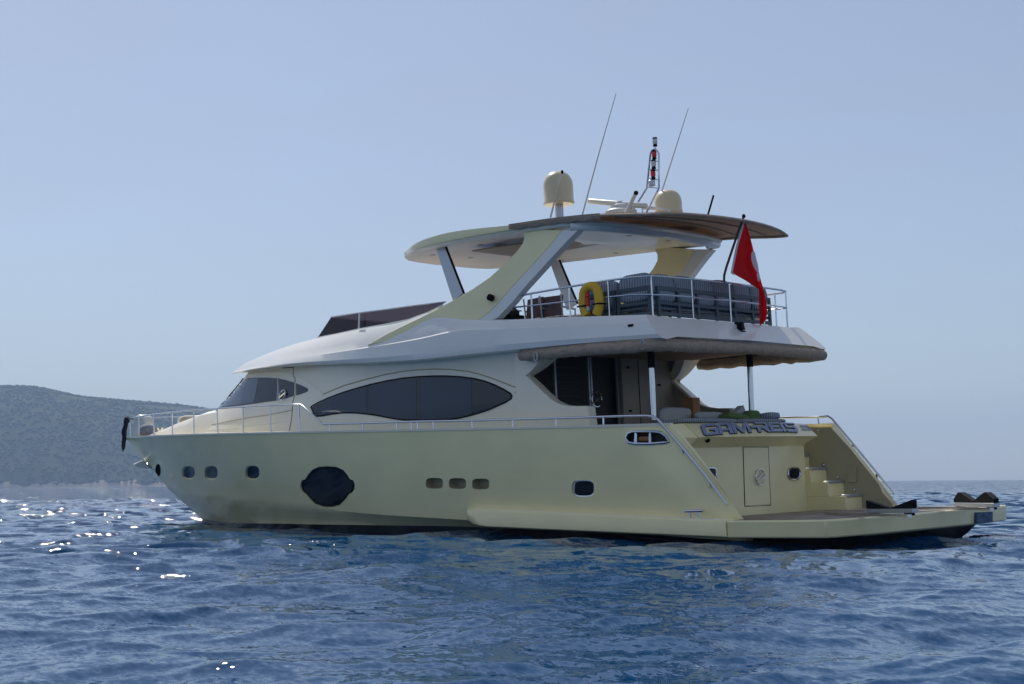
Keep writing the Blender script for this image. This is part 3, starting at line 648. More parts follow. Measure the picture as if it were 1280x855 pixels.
# pale edge moulding, roof lights, hatch recess underneath
HU = bvh_of(ht)
for x, y in ((541,319),(600,306),(588,322),(660,310),(786,295),(820,291),(724,306),(770,316),(690,334),(860,300),(835,301)):
    h = hit(x, y, HU, False)
    if h: MB().lathe(h[0], [(.07,-.002),(.075,.010),(.05,.014)], 14, tuple(h[1])).build('downlight', 'alu', ht)
hq = MB()
for (xa,xb,ya_,yb_) in ((8.4,10.9,-.9,.9),(6.3,7.9,-.9,.9)):
    hq.prism([(xa,ya_,hz((xa+xb)/2)+.065),(xb,ya_,hz(xb)+.06),(xb,yb_,hz(xb)+.06),(xa,yb_,hz(xa)+.06)], (0,0,-.035))
hq.build('roof_hatch', 'brown', ht, bevel=.01)
# olive side fascia along the hardtop and its canvas
fa = MB(); rr2 = []
for x, y in resample([(12.3,1.78),(11.6,2.07),(10.8,2.27),(9.8,2.40),(8.8,2.47),(7.9,2.5)], 20):
    rr2.append([(x,y+.012,hz(x)+.06),(x,y+.02,hz(x)+.09),(x,y,hz(x)+hc(x)*.85+.03),(x,y-.04,hz(x)+.06)])
for sgn in (1,-1): MB().loft([[(a,sgn*b,c_) for a,b,c_ in r] for r in rr2], close=True, caps=True).build('side_fascia', 'hull', ht)
# struts
for sgn, p in ((1,((543.5,307),(555,306),(578.6,367),(566,376))),):
    q = [at(x,y,Y=2.0) for x,y in p]
    for s2 in (1,-1):
        so_ = MB().prism([(a[0], s2*a[1], a[2]+(.0)) for a in q], (0,-s2*.05,0)).build('hardtop_strut', 'alu', bevel=.01)
        MB().prism([(q[1][0]-.0,s2*2.0,q[1][2]),(q[1][0]-.03,s2*2.0,q[1][2]),(q[2][0]-.03,s2*2.0,q[2][2]),(q[2][0],s2*2.0,q[2][2])], (0,-s2*.05,0)).build('strut_edge', 'rubber', so_)
# canvas bimini aft of the hardtop
bz = lambda x, y: curve([(3.7,6.68),(4.3,6.74),(5.5,6.90),(6.5,6.99),(8.1,7.08)])(x) + .05*(1-(y/2.5)**2)
rows = []; under = []
for i in range(25):
    t = i/24; r = []
    for j in range(25):
        v = -1+2*j/24; xa = 4.22-.45*(1-v*v)-0.0; hw = 2.52
        x = xa + (8.1-xa)*t; hwx = hw-.30*max(0,(5.2-x)/1.4)**2
        r.append(Vector((x, v*hwx, bz(x, v*hwx)-.035*abs(v)**8)))
    rows.append(r)
bi = MB().loft(rows).build('bimini', 'bimini', fix=False)
so2 = bi.modifiers.new('t', 'SOLIDIFY'); so2.thickness = .02
edge = [r[0] for r in rows[::-1]]+rows[0][1:]+[r[-1] for r in rows[1:]]
MB().tube([p-Vector((0,0,.02)) for p in edge], .032, 8).build('bimini_hem', 'canvas', bi)
val = MB(); val.loft([[p+Vector((0,.02 if p.y>0 else -.02,.03)), p+Vector((0,.03 if p.y>0 else -.03,-.05-.02*math.sin(p.x*9))), p+Vector((0,.01 if p.y>0 else -.01,-.10-.015*math.sin(p.x*13)))] for p in [r[-1] for r in rows[8:]]]).build('bimini_valance', mat('tan_canvas',(.34,.26,.19),.9,noise=(9,.15),bump=(6,.03)), bi, fix=False)
for xx in (4.45,5.2):
    P = [Vector((xx-.35*(1-(y/2.4)**2)+.25, y, bz(xx,y)-.05)) for y in np.linspace(-2.2,2.2,15)]; MB().tube(P, .018, 6).build('bimini_bow', 'canvas', bi)
# aft beam of hardtop, joining the arches
P = [Vector((x, y, z)) for x, y, z in [(6.4,2.45,6.78),(5.95,2.1,6.72),(5.75,1.4,6.70),(5.65,0,6.70),(5.75,-1.4,6.70),(5.95,-2.1,6.72),(6.4,-2.45,6.78)]]
MB().tube(P, .10, 10).build('aft_beam', 'white', ht, angle=180)
# ------------------------------------------------------------------ masts and aerials
def dome(px, pytop, pybot, wpx, Y, pole):
    c = at(px, pybot, Y=Y); tp = at(px, pytop, Y=Y); h = tp[2]-c[2]; r = wpx/2/F_PX*np.linalg.norm(c-OB)
    b = MB().lathe(c, [(r*.97,0),(r*1.02,.02),(r*1.02,.06),(r*.985,.08)]+[(r*.985*math.cos(t)**.8, (h-.98*r)+r*.98*math.sin(t)) if t < 1.5 else (.01,h) for t in np.linspace(0,1.55,12)], 36)
    o_ = b.build('satellite_dome', 'radome', angle=45)
    MB().tube([(c[0],c[1],hz(8)+.1),(c[0],c[1],c[2])], r*pole, 16).build('dome_pedestal', 'alu', o_)
dome(698.8,214,256,38,1.2,.27); dome(835.8,237,267.5,35,-1.2,.5)
def rod(p, Y, r, name, mt='plastic', r1=None):
    P = [at(x, y, Y=Y) for x, y in p]; rr = [r+(((r1 or r)-r)*i/(len(P)-1)) for i in range(len(P))]
    return MB().tube(P, rr, 8).build(name, mt)
rod([(727,272),(748,194),(770,117)], 1.0, .018, 'whip_antenna', 'plastic', .008)
rod([(826,243),(843,190),(860.5,135)], -1.0, .018, 'whip_antenna', 'plastic', .008)
a_ = rod([(688,272),(702.5,215)], 1.5, .022, 'short_antenna', 'plastic', .014)
MB().lathe(at(702.8,217,Y=1.5), [(.02,0),(.03,.02),(.03,.06),(.01,.08)], 10).build('antenna_tip', 'rubber', a_)
a_ = rod([(782,268),(794,242.5)], .5, .045, 'short_antenna', 'plastic'); MB().lathe(at(794.6,243.5,Y=.5), [(.045,0),(.05,.03),(.05,.07),(.02,.09)], 10, (-.3,0,1)).build('antenna_tip', 'rubber', a_)
rod([(884.5,270),(892,244)], -.8, .022, 'short_antenna', 'rubber')
# radar
c = Vector(at(776,262,Y=.2)); ra = MB().lathe(c-Vector((0,0,.12)), [(.36,0),(.36,.08),(.27,.13),(.25,.2),(.12,.24),(.1,.3)], 24).build('radar', 'plastic')
a = Vector(at(736,252.5,Y=.2)); b = Vector(at(808,258.5,Y=.2)); d = b-a
bar = MB(); bar.box((a+b)/2+Vector((0,0,0.02)), (d.length, .14, .12), (0,-math.atan2(d.z, math.hypot(d.x,d.y)),math.atan2(d.y,d.x))); bar.build('radar_bar', 'plastic', ra, bevel=.04)
# light mast: bent ladder frame
ml = []
for xs_ in ([(788,268),(808.5,235),(813,192),(815,188)], [(807,268),(823.5,235),(823.5,192),(821,188)]):
    ml.append([Vector(at(x,y,Y=0.0)) for x,y in xs_])
lmst = MB(); lmst.tube(ml[0]+[Vector(at(818,186.3,Y=0))]+ml[1][::-1], .022, 8)
for y in (201,212,224,234.5):
    a = Vector(at(811.5-(y-190)*.07 if y > 190 else 813, y-.8, Y=0)); b = Vector(at(823.5, y+.8, Y=0)); lmst.tube([a,b], .014, 6)
lmo = lmst.build('light_mast', 'steel')
for (x,y,mt) in ((819,183,'plastic'),(818,199,'red'),(817.3,211,'plastic'),(816.7,223.5,'red')):
    c = Vector(at(x, y, Y=0)); MB().lathe(c, [(.05,0),(.05,.03),(.03,.05)], 12).build('lamp_base','rubber',lmo)
    MB().lathe(c+Vector((0,0,.05)), [(.045,0),(.055,.02),(.055,.10),(.045,.12)], 12).build('mast_lamp', mt, lmo); MB().lathe(c+Vector((0,0,.17)), [(.05,0),(.06,.01),(.05,.03)], 12).build('lamp_cap','rubber',lmo)
c = Vector(at(815,232.5,Y=0)); MB().lathe(c-Vector((0,0,.0)), [(.07,0),(.075,.02),(.075,.12),(.05,.14)], 14).build('horn_sensor', 'alu', lmo)
MB().tube([at(818.5,190,Y=0), at(819,184,Y=0)], .018, 6).build('mast_stem', 'steel', lmo)
rl = MB()
for y_ in (.55,-.75): pass
rl.tube([at(803,269,Y=-.3), at(803,257.5,Y=-.3), at(820,260,Y=-.3), at(837,263.3,Y=-.3), at(837,269,Y=-.3)], .024, 8); rl.tube([at(804,261,Y=-.7), at(837,262,Y=-.7)], .018, 8); rl.build('mast_rail', 'steel')
# ------------------------------------------------------------------ rails
def rail(name, tops, posts, r=.022, mids=None, rp=.018, mt='steel'):
    o_ = MB().tube(tops, r, 8).build(name, mt, angle=60)
    for a, b in posts: MB().tube([a, b], rp, 6).build('post', mt, o_)
    if mids: MB().tube(mids, r*.8, 8).build('mid_rail', mt, o_)
    return o_
def flyz(x): return zt_c(x)-.01
rX = [(8.3,2.55),(7.5,2.58),(6.4,2.60),(5.4,2.60),(4.75,2.56),(4.42,2.40),(4.32,2.1),(4.25,1.3),(4.2,0),(4.25,-1.3),(4.3,-2.1),(4.38,-2.42),(4.6,-2.6),(5.4,-2.62),(6.4,-2.62)]
topz = curve([(4.1,5.45),(5.4,5.47),(8.4,5.47)]); 
def cz(x): return 4.66 if x < 4.5 else zt_c(x)
rail('flybridge_rail', [(x,y,topz(x)) for x,y in rX], [((x,y,cz(x)-.05),(x,y,topz(x))) for x,y in ((7.5,2.58),(6.4,2.60),(5.35,2.60),(4.40,2.38),(4.25,1.25),(4.2,0),(4.25,-1.3),(4.36,-2.38),(4.8,-2.61),(6.0,-2.62))], .023,
     [(x,y,(topz(x)+cz(x))/2+.02) for x,y in rX])
fs = MB().tube([at(905,354,X=4.2),at(905.3,344,X=4.2),at(908,334,X=4.15),at(917,307,X=4.0),at(929.5,271,X=3.85)], .026, 8).build('flagstaff', mat('dark_varnish',(.03,.028,.03),.35))
MB().lathe(at(929.7,271.5,X=3.85), [(.02,-.02),(.04,.0),(.035,.05),(.01,.07)], 10).build('truck', 'rubber', fs)
# main deck rails
hbx = lambda x: bS(x)-.09
def railpt(px, py):
    x = 10.
    for _ in range(40): q = at(px, py, Y=hbx(x)); x = .6*x+.4*q[0]
    return Vector(q)
fore = [(161,524),(170,521.6),(185,518.8),(200,517),(230,514),(260,511.6),(300,509),(340,507),(376,505.5)]
postx = [(162,524,546),(173.5,521,545.5),(192,518.3,544.5),(215,516,544),(242,513.5,543.3),(271.5,511.2,542.2),(303.5,509,541.5),(337.6,507.2,541),(373.5,505.8,540.5)]
fp = [railpt(*p) for p in fore]; nose = [Vector((27.25,.0,fp[0].z+.02)), Vector((27.1,.2,fp[0].z+.01))]
tops = [Vector((p.x,-p.y,p.z)) for p in fp[::-1]]+[Vector((27.1,-.2,fp[0].z+.01))]+nose+fp
fr = rail('foredeck_rail', tops+[railpt(404,530.2)], [], .022)
for x, y0, y1 in postx:
    a = railpt(x, y0); b = Vector((a.x, a.y, zS(a.x)+.01))
    for sg in (1,-1): MB().tube([(a.x,sg*a.y,a.z),(b.x,sg*b.y,b.z)], .018, 6).build('post', 'steel', fr)
side = [(404,530.2),(455,529),(520,527),(600,525.5),(680,523.2),(730,521.8),(780,520),(808,519.6),(816,520.5),(822,524),(830,533),(850,556),(880,592),(909,631)]
sp = []
for p in side: sp.append(railpt(*p) if p[0] < 825 else Vector(at(*p, Y=3.02)))
sr = rail('side_rail', sp, [], .026)
for x in (412.5,453,496,514,522,541.5,590,641,695,754):
    y = np.interp(x, [p[0] for p in side[:8]], [p[1] for p in side[:8]]); a = railpt(x, y); MB().tube([a, (a.x, a.y, zS(a.x)+.01)], .019, 6).build('post', 'steel', sr)
for s_ in ((853,560),(887,601)):
    a = Vector(at(*s_, Y=3.02)); MB().tube([a, a+Vector((.0,-.03,-.10)), a+Vector((.05,-.06,-.13))], .016, 6).build('bracket', 'steel', sr)
ssp = [Vector((p.x,-p.y,p.z)) for p in sp[:8]]+[Vector(at(x,y,Y=-3.04)) for x,y in ((1035,520.3),(1040,523.5),(1048,533),(1066,554.5),(1096,591),(1117,617.5))]
ssr = rail('side_rail', ssp, [], .026)
for k in (8,9,11,13): pass
for s_ in ((5,),): MB().tube([ssp[7], (ssp[7].x, ssp[7].y, zS(4.3))], .019, 6).build('post','steel',ssr)
MB().tube([ssp[5], (ssp[5].x, ssp[5].y, zS(5))], .019, 6).build('post','steel',ssr)
for k in (11,12):
    a = ssp[k]; MB().tube([a, a+Vector((.02,.0,-.14))], .02, 6).build('bracket','rubber',ssr)
# cleats
def cleat(c, name='cleat', L=.42, rz=0):
    R = Matrix.Rotation(rz, 3, 'Z'); m_ = MB(); c = Vector(c)
    m_.tube([c+R@Vector((-L/2,0,.13)), c+R@Vector((L/2,0,.13))], .03, 8)
    for s_ in (-.1,.1): m_.tube([c+R@Vector((s_,0,0)), c+R@Vector((s_,0,.13))], .022, 8)
    return m_.build(name, 'steel')
q = at(867,651,Y=3.28); cleat((q[0], 3.24, .64)); cleat((q[0]-.2, -3.24, .64))
for x in (18.3,): pass
for px in (193,205): 
    q = Vector(at(px,543,Y=1.0)); MB().tube([(q.x,q.y,zS(q.x)-.03),(q.x,q.y,zS(q.x)+.12)], .045, 10).build('bollard', 'steel')
# bow gear
MB().prism([(26.9,.16,3.55),(26.2,.20,3.5),(26.15,.18,3.95),(26.3,.17,4.15),(26.55,.16,4.22),(26.8,.15,4.12),(26.92,.15,3.95)], (0,-.36,0)).build('bow_fairlead', 'plastic', bevel=.05)
wn = MB(); c = Vector((25.3,.2,zS(25.3)+.02)); wn.lathe(c, [(.16,0),(.15,.1),(.09,.14),(.1,.2),(.13,.24)], 18); wn.build('windlass', 'steel')
an = Vector(at(177,580,Y=0)); am = MB()
V = [at(x,y,Y=yy) for x,y,yy in ((166.5,581,.28),(176,576.5,.30),(181,576,.1),(187,584,.1),(184,585.5,.1),(172,584,.3))]+[at(x,y,Y=yy) for x,y,yy in ((167,580,-.3),(176,576,-.3),(181,576,-.1),(187,583,-.1),(184,585,-.1),(172,583.5,-.3))]
am.add(V, [(0,1,2,3,4,5),(11,10,9,8,7,6)]+[(i,(i+1)%6,(i+1)%6+6,i+6) for i in range(6)])
an_o = am.build('anchor', 'plastic', bevel=.015)
MB().tube([at(183,581,Y=0), at(196,588,Y=.0)], .05, 8).build('anchor_shank', 'steel', an_o)
# fly deck small fittings
BB = bvh_of(band)
for x, y in ((788.5,407),): 
    h = hit(x,y,BB); MB().box(h[0]+h[1]*.01, (.12,.03,.05)).build('hull_vent', 'rubber')
h = hit(924,411,BB)
if h:
    m_ = MB(); m_.box(h[0]+h[1]*.06, (.12,.12,.16), (0,.2,.2)); m_.box(h[0]+h[1]*.05+Vector((0,-.06,-.1)), (.05,.16,.05)); m_.box(h[0]+h[1]*.05+Vector((0,.12,.07)), (.05,.12,.04)); m_.build('aft_camera', 'rubber')
# ================================================================== LOOSE THINGS ABOARD
def cushion(mb, c, d, rot=(0,0,0), e=4, puff=.25, m=0):
    """a stuffed block: rounded box with a belly"""
    R = Euler(rot).to_matrix(); c = Vector(c); N = 9; rows = []
    for i in range(N+1):
        a = -math.pi/2+math.pi*i/N; r = []
        for j in range(24):
            b = 2*math.pi*j/24
            se = lambda v, k: math.copysign(abs(v)**k, v)
            k1 = .45; x = se(math.cos(a),k1)*se(math.cos(b),k1); y = se(math.cos(a),k1)*se(math.sin(b),k1); z = se(math.sin(a),.6)
            r.append(c+R@Vector((x*d[0]/2, y*d[1]/2, z*d[2]/2)))
        rows.append(r)
    mb.loft(rows, close=True, caps=True, m=m); return mb
def sofa(cx, cy, rz, L, n, label, group, h=.86):
    base = 4.63; t = thing('outdoor_sofa', (cx,cy,base), label, 'sofa', group); R = Matrix.Rotation(rz,3,'Z'); O = Vector((cx,cy,base))
    P = lambda x,y,z: O+R@Vector((x,y,z))
    fr = MB()
    for x in [(-L/2+.04)+ (L-.08)*i/n for i in range(n+1)]: fr.box(P(x,0,.33), (.07,.06,.66), (.0,0,rz))
    for z, hh in ((.62,.09),(.32,.07),(.10,.08)): fr.box(P(0,-.0,z), (L-.02,.05,hh), (0,0,rz))
    for x in (-L/2+.02, L/2-.02): fr.box(P(x,.38,.55),(.06,.75,.07),(0,0,rz)); fr.box(P(x,.72,.28),(.06,.06,.55),(0,0,rz))
    fr.box(P(0,.38,.22),(L,.72,.06),(0,0,rz))
    fr.build('frame', 'teal', t, bevel=.01)
    for i in range(n):
        x = -L/2+L*(i+.5)/n; k = L/n
        c_ = MB(); cushion(c_, P(x,.12,.63+random.uniform(-.02,.03)), (k*.99,.24,.60), (-.12,random.uniform(-.03,.03),rz)); c_.build('back_cushion', 'stripe', t, angle=80)
        c_ = MB(); cushion(c_, P(x,.42,.33), (k*.97,.68,.18), (0,0,rz)); c_.build('seat_cushion', 'stripe', t, angle=80)
    return t
GS = 'grey cushioned sofas on the flybridge'
sofa(5.85, 2.33, math.pi, .95, 1, 'small slate sofa behind the yellow life ring', GS)
sofa(4.93, 2.30, math.pi+.12, .82, 1, 'slate framed seat in the aft corner, right of the yellow life ring', GS)
sofa(4.52, .05, -math.pi/2, 4.05, 6, 'long slate framed sofa with striped grey cushions across the aft rail under the red flag', GS)
# arm chairs amidships under the hardtop
def chair(c, rz, label, group):
    t = thing('deck_chair', c, label, 'chair', group); R = Matrix.Rotation(rz,3,'Z'); O = Vector(c); P = lambda x,y,z: O+R@Vector((x,y,z))
    MB().box(P(0,.02,.68), (.56,.03,.46), (-.15,0,rz)).build('backrest', 'pinkish', t, bevel=.012)
    MB().box(P(0,.27,.42), (.56,.52,.05), (0,0,rz)).build('seat', 'pinkish', t, bevel=.012)
    for x in (-.29,.29):
        for y in (.02,.5): MB().tube([P(x,y,0),P(x,y-(.08 if y<.1 else 0),.92 if y<.1 else .62)], .018, 6).build('leg','alu',t)
        MB().tube([P(x,-.03,.64),P(x,.52,.62)], .022, 6).build('armrest','alu',t)
GC = 'mauve deck chairs under the hardtop'
qa = at(668,392,Y=1.6); qb = at(690,392,Y=1.5)
chair((qa[0],1.6,4.63), math.pi*.95, 'mauve deck chair nearest the port arch on the upper deck', GC)
chair((qb[0],1.5,4.63), math.pi*1.05, 'mauve deck chair in front of the sofas, between arch and yellow life ring', GC)
# stove-like dark barbecue cabinet by the arch
BBQ = at(634,392,Y=2.0)
t = thing('barbecue', (BBQ[0],1.95,4.63), 'dark barbecue standing on the upper deck at the foot of the port arch', 'barbecue')
bx_ = BBQ[0]; MB().box((bx_,1.95,4.90),(.5,.5,.54)).build('cabinet','rubber',t,bevel=.02); MB().lathe((bx_,1.95,5.17),[(.24,0),(.24,.08),(.17,.16),(.06,.19)],20).build('lid','dark',t)
MB().tube([(bx_-.25,1.8,5.26),(bx_-.25,2.1,5.26)],.015,6).build('handle','steel',t)
# horseshoe life ring on the rail
lc = Vector(at(739,375.5,Y=2.66)); t = thing('life_ring', lc, 'yellow horseshoe life ring hung on the port flybridge rail', 'life ring')
P = [lc+Vector((-.20*math.sin(a)*1.0, .0, .17*math.cos(a)+.12)) for a in np.linspace(-math.pi/2, math.pi/2, 15)]
P = [Vector((lc.x+.13, lc.y, lc.z-.30)), Vector((lc.x+.19, lc.y, lc.z-.20)), Vector((lc.x+.22, lc.y, lc.z-.05))]+P+[Vector((lc.x-.22, lc.y, lc.z-.05)), Vector((lc.x-.19, lc.y, lc.z-.20)), Vector((lc.x-.13, lc.y, lc.z-.30))]
MB().tube(P, .098, 16).build('ring', 'yellow', t, angle=70)
for sx_ in (-.21,.21): MB().box((lc.x+sx_,lc.y,lc.z-.1),(.205,.205,.03)).build('strap','rubber',t)
t2 = thing('rescue_light', lc+Vector((.07,.03,.02)), 'red and white rescue light hanging inside the yellow life ring', 'rescue light')
c = lc+Vector((.07,.03,-.12)); MB().lathe(c, [(.03,0),(.045,.02),(.045,.16),(.03,.18)], 12).build('float','red',t2); MB().lathe(c+Vector((0,0,.18)), [(.035,0),(.05,.03),(.03,.1),(.012,.14)], 12).build('lens','red',t2); MB().lathe(c-Vector((0,0,.1)), [(.02,0),(.04,.03),(.035,.1)], 12).build('base','plastic',t2)
# flag
fx = lambda t, s: 0.10*math.sin(t*7+s*3)*min(1,s*3)
Lc = [(929.5,277),(927,288),(921,308),(914.5,341),(931.5,350.5),(948.3,361.5),(948.8,385),(949.5,408)]
Rc = [(931,276),(934.5,286),(939.5,303),(943.8,321),(950.5,348),(956.5,370),(959,388),(957.5,400)]
k = np.arange(8); tt_ = np.linspace(0,7,43); lx = [curve(list(zip(k,[p[i] for p in Lc]))) for i in (0,1)]; rx = [curve(list(zip(k,[p[i] for p in Rc]))) for i in (0,1)]
lx = [curve(list(zip(k,[p[i] for p in Lc])), False) for i in (0,1)]
rows = []
for a in tt_:
    r = []
    for j in range(13):
        s_ = j/12; px = lx[0](a)*(1-s_)+rx[0](a)*s_; py = lx[1](a)*(1-s_)+rx[1](a)*s_
        X = 3.86+.02*a+.09*math.sin(s_*9+a*.5)*min(1,a/3)*s_; r.append(Vector(at(px,py,X=X)))
    rows.append(r)
fo = rows[0][0].copy(); ft_ = thing('flag', fo, 'red flag with white crescent hanging from the dark staff at the aft rail', 'flag')
fm = MB().loft(rows).build('cloth', 'flagred', ft_, fix=False, angle=80); 
FBV = bvh_of(fm)
MB().tube([r[0]+Vector((0,.0,0)) for r in rows[:20]], .022, 6).build('hoist_band', 'flagwhite', ft_)
cres = [(940.5,316),(942.5,313),(944,316),(944.8,320),(945.5,324),(947,330),(948,337),(947.5,342),(945.5,339),(942.5,333),(940.5,326),(940,320)]
def decal(name, poly, t, mt, parent, off):
    h = [hit(x,y,t) for x,y in poly]; h = [a for a in h if a]
    xm = min(a[0].x for a in h)-off; h = [(Vector(at(x,y,X=xm)), Vector((1,0,0))) for x,y in poly]; off = 0
    if len(h) > 2: return MB().prism([a[0]+a[1]*off for a in h], h[0][1]*.004).build(name, mt, parent)
decal('crescent', [(943.2+(x-943.5)*1.15, y) for x,y in cres], FBV, 'flagwhite', ft_, .01)
decal('star', [(945.8,342),(949,341.5),(950,346),(949,352),(947.5,350)], FBV, 'flagwhite', ft_, .01)
# tender chocks on the swim platform
def chock(pa, pb, Z, h, label, cut):
    a = Vector(at(*pa, Z=Z)); b = Vector(at(*pb, Z=Z)); d = b-a; L = d.length; u = d.normalized(); nrm = Vector((-u.y,u.x,0)); o = (a+b)/2
    t = thing('tender_chock', (o.x,o.y,Z-.04), label, 'chock', 'boat chocks on the swim platform')
    pr = [(0,.07),(0,.07+h) if cut else (.06,.30),(.08,.07+h),(.16,.07+h) if not cut else (.02,.07+h),(.5,.10+(0 if cut else .07)),(.84,.07+h) if not cut else (.98,.07+h),(.92,.07+h),(1,.07+h) if cut else (.97,.26),(1,.07)]
    if cut: pr = [(0,.07),(0,.07+h),(.02,.07+h),(.45,.09),(.55,.09),(.98,.07+h),(1,.07+h),(1,.07)]
    else: pr = [(0,.07),(0,.14),(.12,.07+h),(.20,.07+h),(.48,.12),(.52,.12),(.78,.07+h),(.84,.07+h),(1,.15),(1,.07)]
    MB().prism([a+u*(L*x)+Vector((0,0,z))-nrm*.05 for x,z in pr], nrm*.1).build('pad', 'rubber', t, bevel=.008)
    MB().box((o.x,o.y,Z+.03), (L,.12,.075), (0,0,math.atan2(u.y,u.x))).build('base_beam', 'alu', t, bevel=.005)
    for k_ in (.12,.88): q = a+u*(L*k_); MB().box((q.x,q.y,Z-.03),(.1,.16,.05),(0,0,math.atan2(u.y,u.x))).build('foot','rubber',t)
chock((1086,640.5),(1144,640.5), .60, .15, 'black V shaped boat chock on the platform, right of the boarding steps', True)
chock((1195.5,632.5),(1246,633.5), .60, .20, 'black double peaked boat chock near the far end of the swim platform, against open water', False)
# cockpit cushions along the top of the transom
def single(name, mb, mt, label, cat, group=None, angle=70):
    c = Vector((0,0,0)); 
    for v in mb.v: c += Vector(v)
    c /= len(mb.v); o_ = mb.build(name, mt, None, angle=angle, loc=tuple(c)); return props(o_, label, cat, group)
m_ = MB(); cushion(m_, (4.35,1.15,2.53), (.85,2.0,.11)); single('sun_pad', m_, 'stripe', 'striped blue grey pad on the transom top above the letters G A M', 'sun pad', 'striped pads on the transom')
m_ = MB(); cushion(m_, (4.35,-.75,2.53), (.85,1.75,.11)); single('sun_pad', m_, 'stripe', 'striped blue grey pad on the transom top above the right half of the name', 'sun pad', 'striped pads on the transom')
pc_ = lambda px, py, X=4.6: Vector(at(px, py, X=X))
m_ = MB(); cushion(m_, pc_(844,518,5.2)+Vector((0,0,-.03)), (.18,1.0,.36), (0,-.2,0)); single('seat_cushion', m_, 'pillow', 'pale cushion standing beside the near awning pole', 'cushion')
m_ = MB(); cushion(m_, pc_(886,519.5,4.9), (.16,.95,.16)); single('bolster', m_, 'pillow', 'long pale bolster lying left of the green pillows', 'bolster')
m_ = MB(); q = pc_(925,519.5,4.5); m_.prism([q+Vector((0,.42,-.10)), q+Vector((0,-.16,.22)), q+Vector((0,-.30,-.10))], (.16,0,0)); single('pillow', m_, 'pillow', 'grey backed pillow leaning with a pointed corner up', 'pillow', None, 30)
m_ = MB(); cushion(m_, pc_(917,522.5,4.35), (.4,.75,.16), (.1,.1,0)); single('pillow', m_, 'green', 'green pillow lying under the leaning pointed pillow', 'pillow', 'green pillows on the transom')
m_ = MB(); cushion(m_, pc_(939.5,520.5,4.35), (.25,.40,.26)); single('pillow', m_, 'green', 'green pillow at the foot of the far awning pole', 'pillow', 'green pillows on the transom')
m_ = MB(); q = pc_(960,522,4.3); cushion(m_, q+Vector((0,0,.02)), (.4,.62,.16), (0,.1,.2)); single('pillow', m_, 'stripe', 'striped grey pillow right of the far awning pole', 'pillow')
m_ = MB(); q = pc_(963,519.5,4.5); m_.prism([q+Vector((0,.25,-.06)), q+Vector((0,.1,.06)), q+Vector((0,-.05,.0)), q+Vector((0,-.2,.07)), q+Vector((0,-.3,-.06))], (.2,0,0)); single('towel', m_, 'orange', 'rumpled tan towel behind the striped pillow on the transom', 'towel', None, 20)
m_ = MB(); m_.box(pc_(864,512,5.6), (.3,.25,.5)); o_ = single('stool', m_, 'orange', 'tan wooden box end beside the starboard wing panel', 'stool', None, 20)
# foredeck things
m_ = MB(); qf = Vector(at(185.5,538.5,Y=.25)); m_.lathe(qf-Vector((.26,0,0)), [(.02+.19*math.sin(t)**.8, .26-.27*math.cos(t)) for t in np.linspace(.05,3.09,14)], 20, (1,.2,0)); single('ball_fender', m_, 'fender', 'grey covered round fender lying on the bow deck', 'fender')
t = thing('bow_seat', (22.3,.2,3.7), 'pale upholstered seat back standing on the coachroof before the windshield', 'seat')
q = [Vector(at(x,y,Y=.3)) for x,y in ((222,532),(221.6,526),(224,521.2),(230,519.3),(252,519.3),(256,524),(254,531))]
MB().prism(q, (0,-1.6,0)).build('seat_shell', 'house', t, bevel=.03)
MB().prism([Vector(at(x,y,Y=.31)) for x,y in ((225,531),(225,525),(228,522),(232,521.3),(250,521.5),(252,531))], (0,.02,0)).build('upholstery', mat('beige_upholstery',(.42,.36,.29),.9), t)
# dark rope hank over the stem head
m_ = MB(); rg = random.Random(5)
for i in range(15):
    n0 = rg.uniform(-1,1); L = rg.choice([20,26,32,38,40]); P = []
    for k_ in range(11):
        t_ = k_/10; px_ = 158.5+n0*2.2*(1-.35*t_)-4.6*t_**.8+.5*math.sin(t_*9+i*2.1); py_ = 522+i%4*.8+L*t_
        P.append(at(px_, py_, Y=.05+.10*math.sin(i*1.7+t_*3)))
    m_.tube(P, [.020]*9+[.024,.016], 6)
m_.tube([at(157,523,Y=.12), at(159,521.5,Y=0), at(163,523,Y=-.1), at(160,527,Y=0)], .045, 8)
single('rope_bundle', m_, 'rope', 'dark blue rope bundle hanging over the tip of the bow', 'rope')
